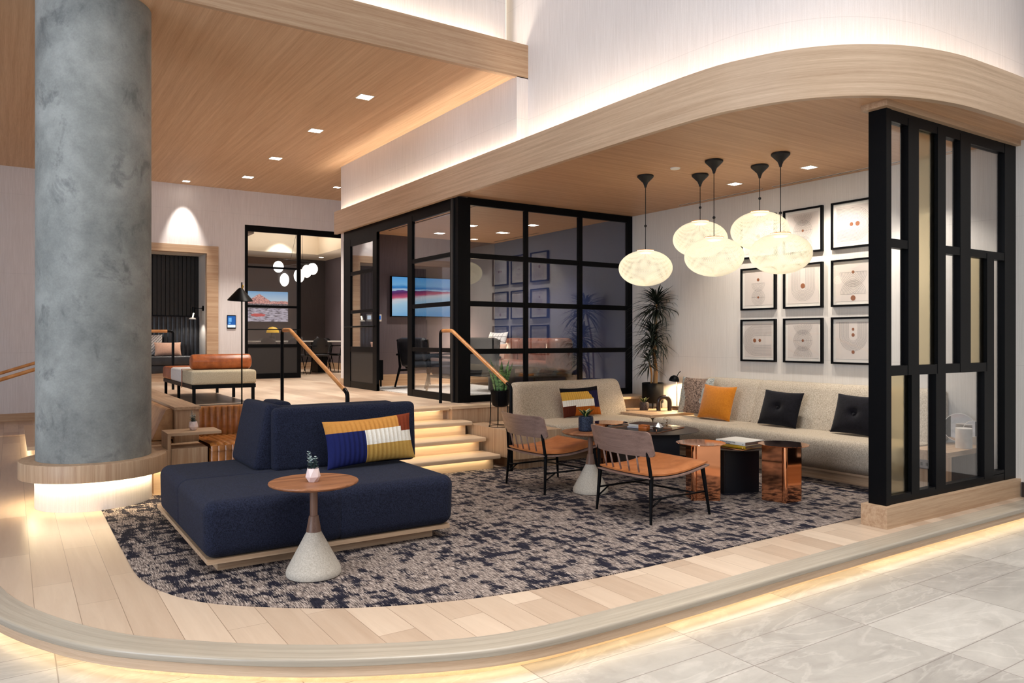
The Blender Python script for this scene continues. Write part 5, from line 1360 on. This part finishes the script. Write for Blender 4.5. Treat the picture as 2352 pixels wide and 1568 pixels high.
cf = thing('coffee_table', 'round dark coffee table on the pale rug in the glass room', 'coffee table', (6.65, 10.35, U + 0.012))
part('tabletop', lt([(0.42, 0.36), (0.42, 0.40)], 48), M['blackblue'], cf); part('base', lt([(0.22, 0), (0.22, 0.36)], 40), M['blackblue'], cf)
vs = thing('glass_vase', 'small glass vase with a dried sprig on a stand in the glass room', 'vase', (6.75, 11.9, U + 0.0125))
part('stand', lt([(0.13, 0), (0.13, 0.5)], 32), M['white'], vs); part('vessel', lt([(0.05, 0.50), (0.06, 0.56), (0.03, 0.66), (0.035, 0.70)], 24), M['clear'], vs)
sp = MB(); rr = random.Random(8)
sp.tube([(0, 0, 0.52), (-0.06, 0, 0.95)], 0.003, 5)
for i in range(16): leaf(sp, (-0.06 * i / 16, 0, 0.6 + 0.36 * i / 16), (rr.uniform(-1, 1), rr.uniform(-1, 1), 0.6), 0.05, 0.02, 0.2)
part('sprig', sp, M['stone'], vs)

# ------------------------------------------------------------------ shelf behind the screen
cs = thing('side_table', 'oak waterfall side table with outlets behind the black screen', 'side table', (7.5, 3.75, 0))
part('tabletop', bx(7.20, 3.60, 0.40, 7.985, 3.965, 0.445), M['oak'], cs, True)
part('side_panel', bx(7.20, 3.60, 0.006, 7.26, 3.965, 0.40), M['oakz'], cs, True)
ol = part('outlet_strip', bx(7.190, 3.74, 0.27, 7.20, 3.96, 0.355), M['steel'], cs, True)
part('socket', MB().box(7.1885, 3.78, 0.30, 7.1898, 3.80, 0.33).box(7.1885, 3.83, 0.30, 7.1898, 3.85, 0.33).box(7.1885, 3.90, 0.30, 7.1898, 3.92, 0.33), M['black'], ol, True)
cd = thing('candle', 'white marble cylinder candle on the oak side table behind the screen', 'candle', (7.66, 3.685, 0.445))
part('body', lt([(0.071, 0), (0.072, 0.004), (0.072, 0.19), (0.064, 0.193), (0.001, 0.19)], 40, cap=False), M['marble'], cd)
mi = thing('mirror_ornament', 'two overlapping round mirrors behind the marble candle', 'mirror', (7.86, 3.79, 0.445))
vd = Vector((-0.9, -0.43, 0)).normalized(); sd = Vector((0.43, -0.9, 0)).normalized()
def disc(mb, c, r, th):
    w = len(mb.v); mb.lathe([(0.001, 0), (r, 0), (r, th), (0.001, th)], 40, 0, 0, 0, True, False)
    mb.xf(Matrix.Translation(c) @ Vector((0, 0, 1)).rotation_difference(vd).to_matrix().to_4x4(), w)
mb = MB(); disc(mb, tuple(sd * -0.03 + Vector((0, 0, 0.172))), 0.138, 0.008); part('mirror', mb, M['mirror'], mi)
mb = MB(); disc(mb, tuple(sd * 0.085 + vd * 0.03 + Vector((0, 0, 0.17))), 0.078, 0.008); part('mirror', mb, M['mirror'], mi)
for c_, r_ in ((sd * -0.03 + Vector((0, 0, 0.172)), 0.139), (sd * 0.085 + vd * 0.03 + Vector((0, 0, 0.17)), 0.079)):
    part('rim', MB().tube([tuple(c_ + vd * 0.008 + sd * (r_ * math.cos(2 * PI * k / 40)) + Vector((0, 0, r_ * math.sin(2 * PI * k / 40)))) for k in range(40)], 0.003, 6, closed=True), M['white'], mi)
part('foot', bx(-0.06, -0.02, 0, 0.06, 0.02, 0.012), M['brass'], mi)

# ------------------------------------------------------------------ ceiling fittings
def downlight(label, loc, s=0.07, grp=None, tgt=None, e=0, angle=70, col=NEUT, first=[None]):
    t = thing('ceiling_light', label, 'ceiling light', loc, 0, grp)
    part('trim', MB().box(-s - .012, -s - .012, -0.004, s + .012, -s, 0.0).box(-s - .012, s, -0.004, s + .012, s + .012, 0).box(-s - .012, -s, -0.004, -s, s, 0).box(s, -s, -0.004, s + .012, s, 0), M['white'], t)
    part('lens', bx(-s, -s, -0.003, s, s, 0.0), M['spot'], t)
    if e: spot('downlight', (loc[0], loc[1], loc[2] - 0.03), e, col, tgt or (loc[0], loc[1], 0), angle, 0.6, 0.05)
    return t
LB = ['square lobby ceiling light nearest the viewer', 'second square lobby ceiling light from the viewer', 'third square lobby ceiling light from the viewer', 'fourth square lobby ceiling light from the viewer']
for (x, y), lb_ in zip(((3.76, 9.07), (3.76, 10.94), (3.77, 13.0), (3.77, 14.8)), LB): downlight(lb_, (x, y, HC), 0.085, 'square lobby ceiling lights', None, 330, 80)
downlight('square ceiling light above the bright patch over the alcove', (2.86, 15.85, HC), 0.06, 'square lobby ceiling lights', (2.88, 16.35, 2.9), 150, 44)
downlight('square ceiling light just left of the lit inner wall', (5.53, 14.8, HC), 0.06, 'square lobby ceiling lights', None, 90, 80)
for (x, y), lb_ in zip(((7.35, 6.19), (7.32, 5.14)), ('square canopy light farther from the black screen', 'square canopy light nearer to the black screen')):
    downlight(lb_, (x, y, CH), 0.06, 'square canopy lights', (7.95, y, 0.6), 95, 110)
for (x, y), lb_ in zip(((6.39, 12.0), (6.41, 10.9), (7.28, 11.33), (7.23, 10.3)), ('ceiling light in front of the flat screen', 'ceiling light behind the corner post', 'ceiling light above the bronze sofa', 'ceiling light nearest the gridded glass')):
    downlight(lb_ + ' in the glass room', (x, y, CH), 0.075, 'glass room ceiling lights', None, 75, 95)
sd_ = thing('smoke_detector', 'round white disc detector on the canopy ceiling above the pendants', 'detector', (6.12, 5.98, CH)); part('cover', lt([(0.05, -0.012), (0.055, -0.006), (0.055, 0.0)], 28), M['white'], sd_)
for (y0_, y1_, lb_) in ((6.2, 7.62, 'linear slot vent in the canopy ceiling, far section by the dracaena'), (3.9, 6.05, 'linear slot vent in the canopy ceiling, near section above the prints')):
    v_ = thing('slot_vent', lb_, 'vent', (7.88, (y0_ + y1_) / 2, CH)); part('slot', bx(7.872, y0_, CH - 0.003, 7.888, y1_, CH), M['blackmat'], v_, True); part('flange', MB().box(7.86, y0_, CH - 0.002, 7.871, y1_, CH).box(7.889, y0_, CH - 0.002, 7.90, y1_, CH), M['white'], v_, True)
for (y0_, y1_, x_, lb_) in ((11.0, 12.5, 7.85, 'linear slot vent over the bronze sofa in the glass room'), (9.2, 12.2, 5.5, 'linear slot vent near the glass door in the glass room')):
    v_ = thing('slot_vent', lb_, 'vent', (x_, (y0_ + y1_) / 2, CH)); part('slot', bx(x_ - 0.012, y0_, CH - 0.003, x_ + 0.012, y1_, CH), M['blackmat'], v_, True)
for (x, y) in ((7.0, 17.6), (7.15, 18.6), (7.1, 20.2)):
    t = thing('ceiling_light', 'small round downlight in the meeting room soffit', 'ceiling light', (x, y, 3.72), 0, 'meeting room downlights'); part('lens', lt([(0.06, -0.004), (0.06, 0)], 24), M['spot'], t)

# ------------------------------------------------------------------ light
w = bpy.data.worlds.new('world'); SC.world = w; w.use_nodes = True
bg = w.node_tree.nodes['Background']; bg.inputs[0].default_value = (0.80, 0.87, 1.0, 1); bg.inputs[1].default_value = 0.35
area_light('assumed_daylight', (-8.5, 1.5, 3.2), 6.0, 580, COOL, (1, 0.25, -0.12), 4.5)  # assumed cool daylight from the left; bare area light, no window is built
area_light('front_fill', (4.0, -5.5, 4.2), 8.0, 160, (0.9, 0.94, 1.0), (0, 1, -0.2), 4.0)  # added frontal fill light; no entrance opening stands behind it
# cove behind the canopy fascia
def cove(path, off, z, e_per_m, color, seg_len=0.8, width=0.05, up=(0, 0, 1)):
    P = offset_path(path, off); acc = [Vector(P[0])]; L = 0
    pts = [Vector(p) for p in P]
    i0 = 0
    for i in range(1, len(pts)):
        if (pts[i] - pts[i0]).length >= seg_len or i == len(pts) - 1:
            a, b = pts[i0], pts[i]; d = b - a; ln = d.length; i0 = i
            if ln < 0.05: continue
            l = bpy.data.lights.new('cove_strip', 'AREA'); l.shape = 'RECTANGLE'; l.size = ln; l.size_y = width; l.energy = e_per_m * ln; l.color = color
            o = bpy.data.objects.new('cove_strip', l); COL.objects.link(o); o.location = ((a.x + b.x) / 2, (a.y + b.y) / 2, z)
            x = Vector((d.x, d.y, 0)).normalized(); zz = -Vector(up).normalized(); y = zz.cross(x)
            o.rotation_euler = Matrix((x, y, zz)).transposed().to_euler()
FAS2 = [p for p in FAS if p[0] <= 9]
cove([p for p in FAS2 if p[1] >= 5.2], -0.065, 3.63, 5.0, WARM2, 1.5, 0.05)
cove([p for p in FAS2 if p[1] <= 5.35], -0.065, 3.63, 2.8, WARM2, 0.5, 0.05)
cove([(-8, 7.36), (-4, 7.36), (-1, 7.36), (2, 7.36), (4.9, 7.36)], -0.13, HC + 0.3, 4.5, WARM2, 1.0, 0.06)
sl_ = thing('light_slot', 'vertical glowing light slot where the slab meets the tall wall', 'light', (5.02, 7.8, 6.0))
part('diffuser', bx(4.96, 7.80, HC + 0.45, 5.08, 7.82, 6.98), m_emit('slot_glow', (255, 236, 206), 1.3), sl_, True)
# desk lamp, assumed room glow, sconce, meeting room
spot('desk_lamp_bulb', (7.795, 7.64, 0.90), 60, (1.0, 0.72, 0.42), (7.80, 7.64, 0.0), 165, 0.3, 0.03)
point('assumed_room_glow', (7.2, 12.35, 1.4), 30, WARM, 0.1)  # assumed unseen source of the warm wall glow; no lamp is built
spot('sconce_bulb', (3.1, 16.55, 1.89), 10, NEUT, (3.1, 16.6, 1.0), 140, 0.5, 0.03)
spot('meeting_floor_fill', (6.3, 17.6, 3.85), 110, NEUT, (6.3, 17.6, 0), 100, 0.6); spot('meeting_floor_fill', (5.8, 19.3, 4.2), 110, NEUT, (5.8, 19.3, 0), 100, 0.6)  # added spots that brighten the meeting room floor, without fittings
spot('meeting_wash', (7.1, 18.6, 3.68), 60, NEUT, (7.5, 18.6, 2.0), 90, 0.6); spot('meeting_wash', (7.1, 17.4, 3.68), 60, NEUT, (7.5, 17.2, 2.0), 90, 0.6)
for x, z in ((5.6, 3.0), (6.2, 3.1)): point('globe_bulb', (x, 18.6, z), 9, NEUT, 0.15)
area_light('meeting_ceiling_fill', (5.5, 18.3, 3.76), 2.0, 20, NEUT, (0, 0, 1), 2.0)  # added upward fill for the tray ceiling, not a cove strip
area_light('hall_overhead_fill', (2.5, 1.2, 6.95), 9.0, 250, (1.0, 0.97, 0.93), (0, 0, -1), 4.5, math.radians(85))  # added soft overhead fill; the hall ceiling has no skylight
# added spot fills over the platform; the hall ceiling has no such fittings
for (x, y, e) in ((1.8, 3.6, 150), (4.2, 4.6, 120), (0.2, 6.2, 120)): spot('hall_spot_fill', (x, y, 6.9), e, NEUT, (x, y + 0.5, 0), 50, 0.7, 0.08)
spot('screen_wash', (7.4, 4.4, CH - 0.05), 90, NEUT, (7.9, 3.9, 1.0), 80, 0.6)  # added bare spot near the screen, no canopy fitting is built for it

# ------------------------------------------------------------------ camera
cam = bpy.data.cameras.new('camera'); co_ = bpy.data.objects.new('camera', cam); COL.objects.link(co_)
cam.sensor_width = 36.0; cam.lens = 36.0 * 1740 / 2352; cam.sensor_fit = 'HORIZONTAL'
cam.shift_y = -(784 - 777) / 2352.0
co_.location = (0, 0, 1.5); co_.rotation_euler = (PI / 2, 0, -math.radians(33.5)); cam.clip_end = 200
SC.camera = co_
SC.view_settings.view_transform = 'Standard'; SC.view_settings.look = 'None'; SC.view_settings.gamma = 1.0; SC.view_settings.use_curve_mapping = False
SC.view_settings.exposure = 0.3
c = SC.cycles
c.use_denoising = True; c.max_bounces = 8; c.diffuse_bounces = 4; c.glossy_bounces = 4; c.transparent_max_bounces = 24; c.transmission_bounces = 6
c.sample_clamp_indirect = 6.0; c.caustics_reflective = False; c.caustics_refractive = False
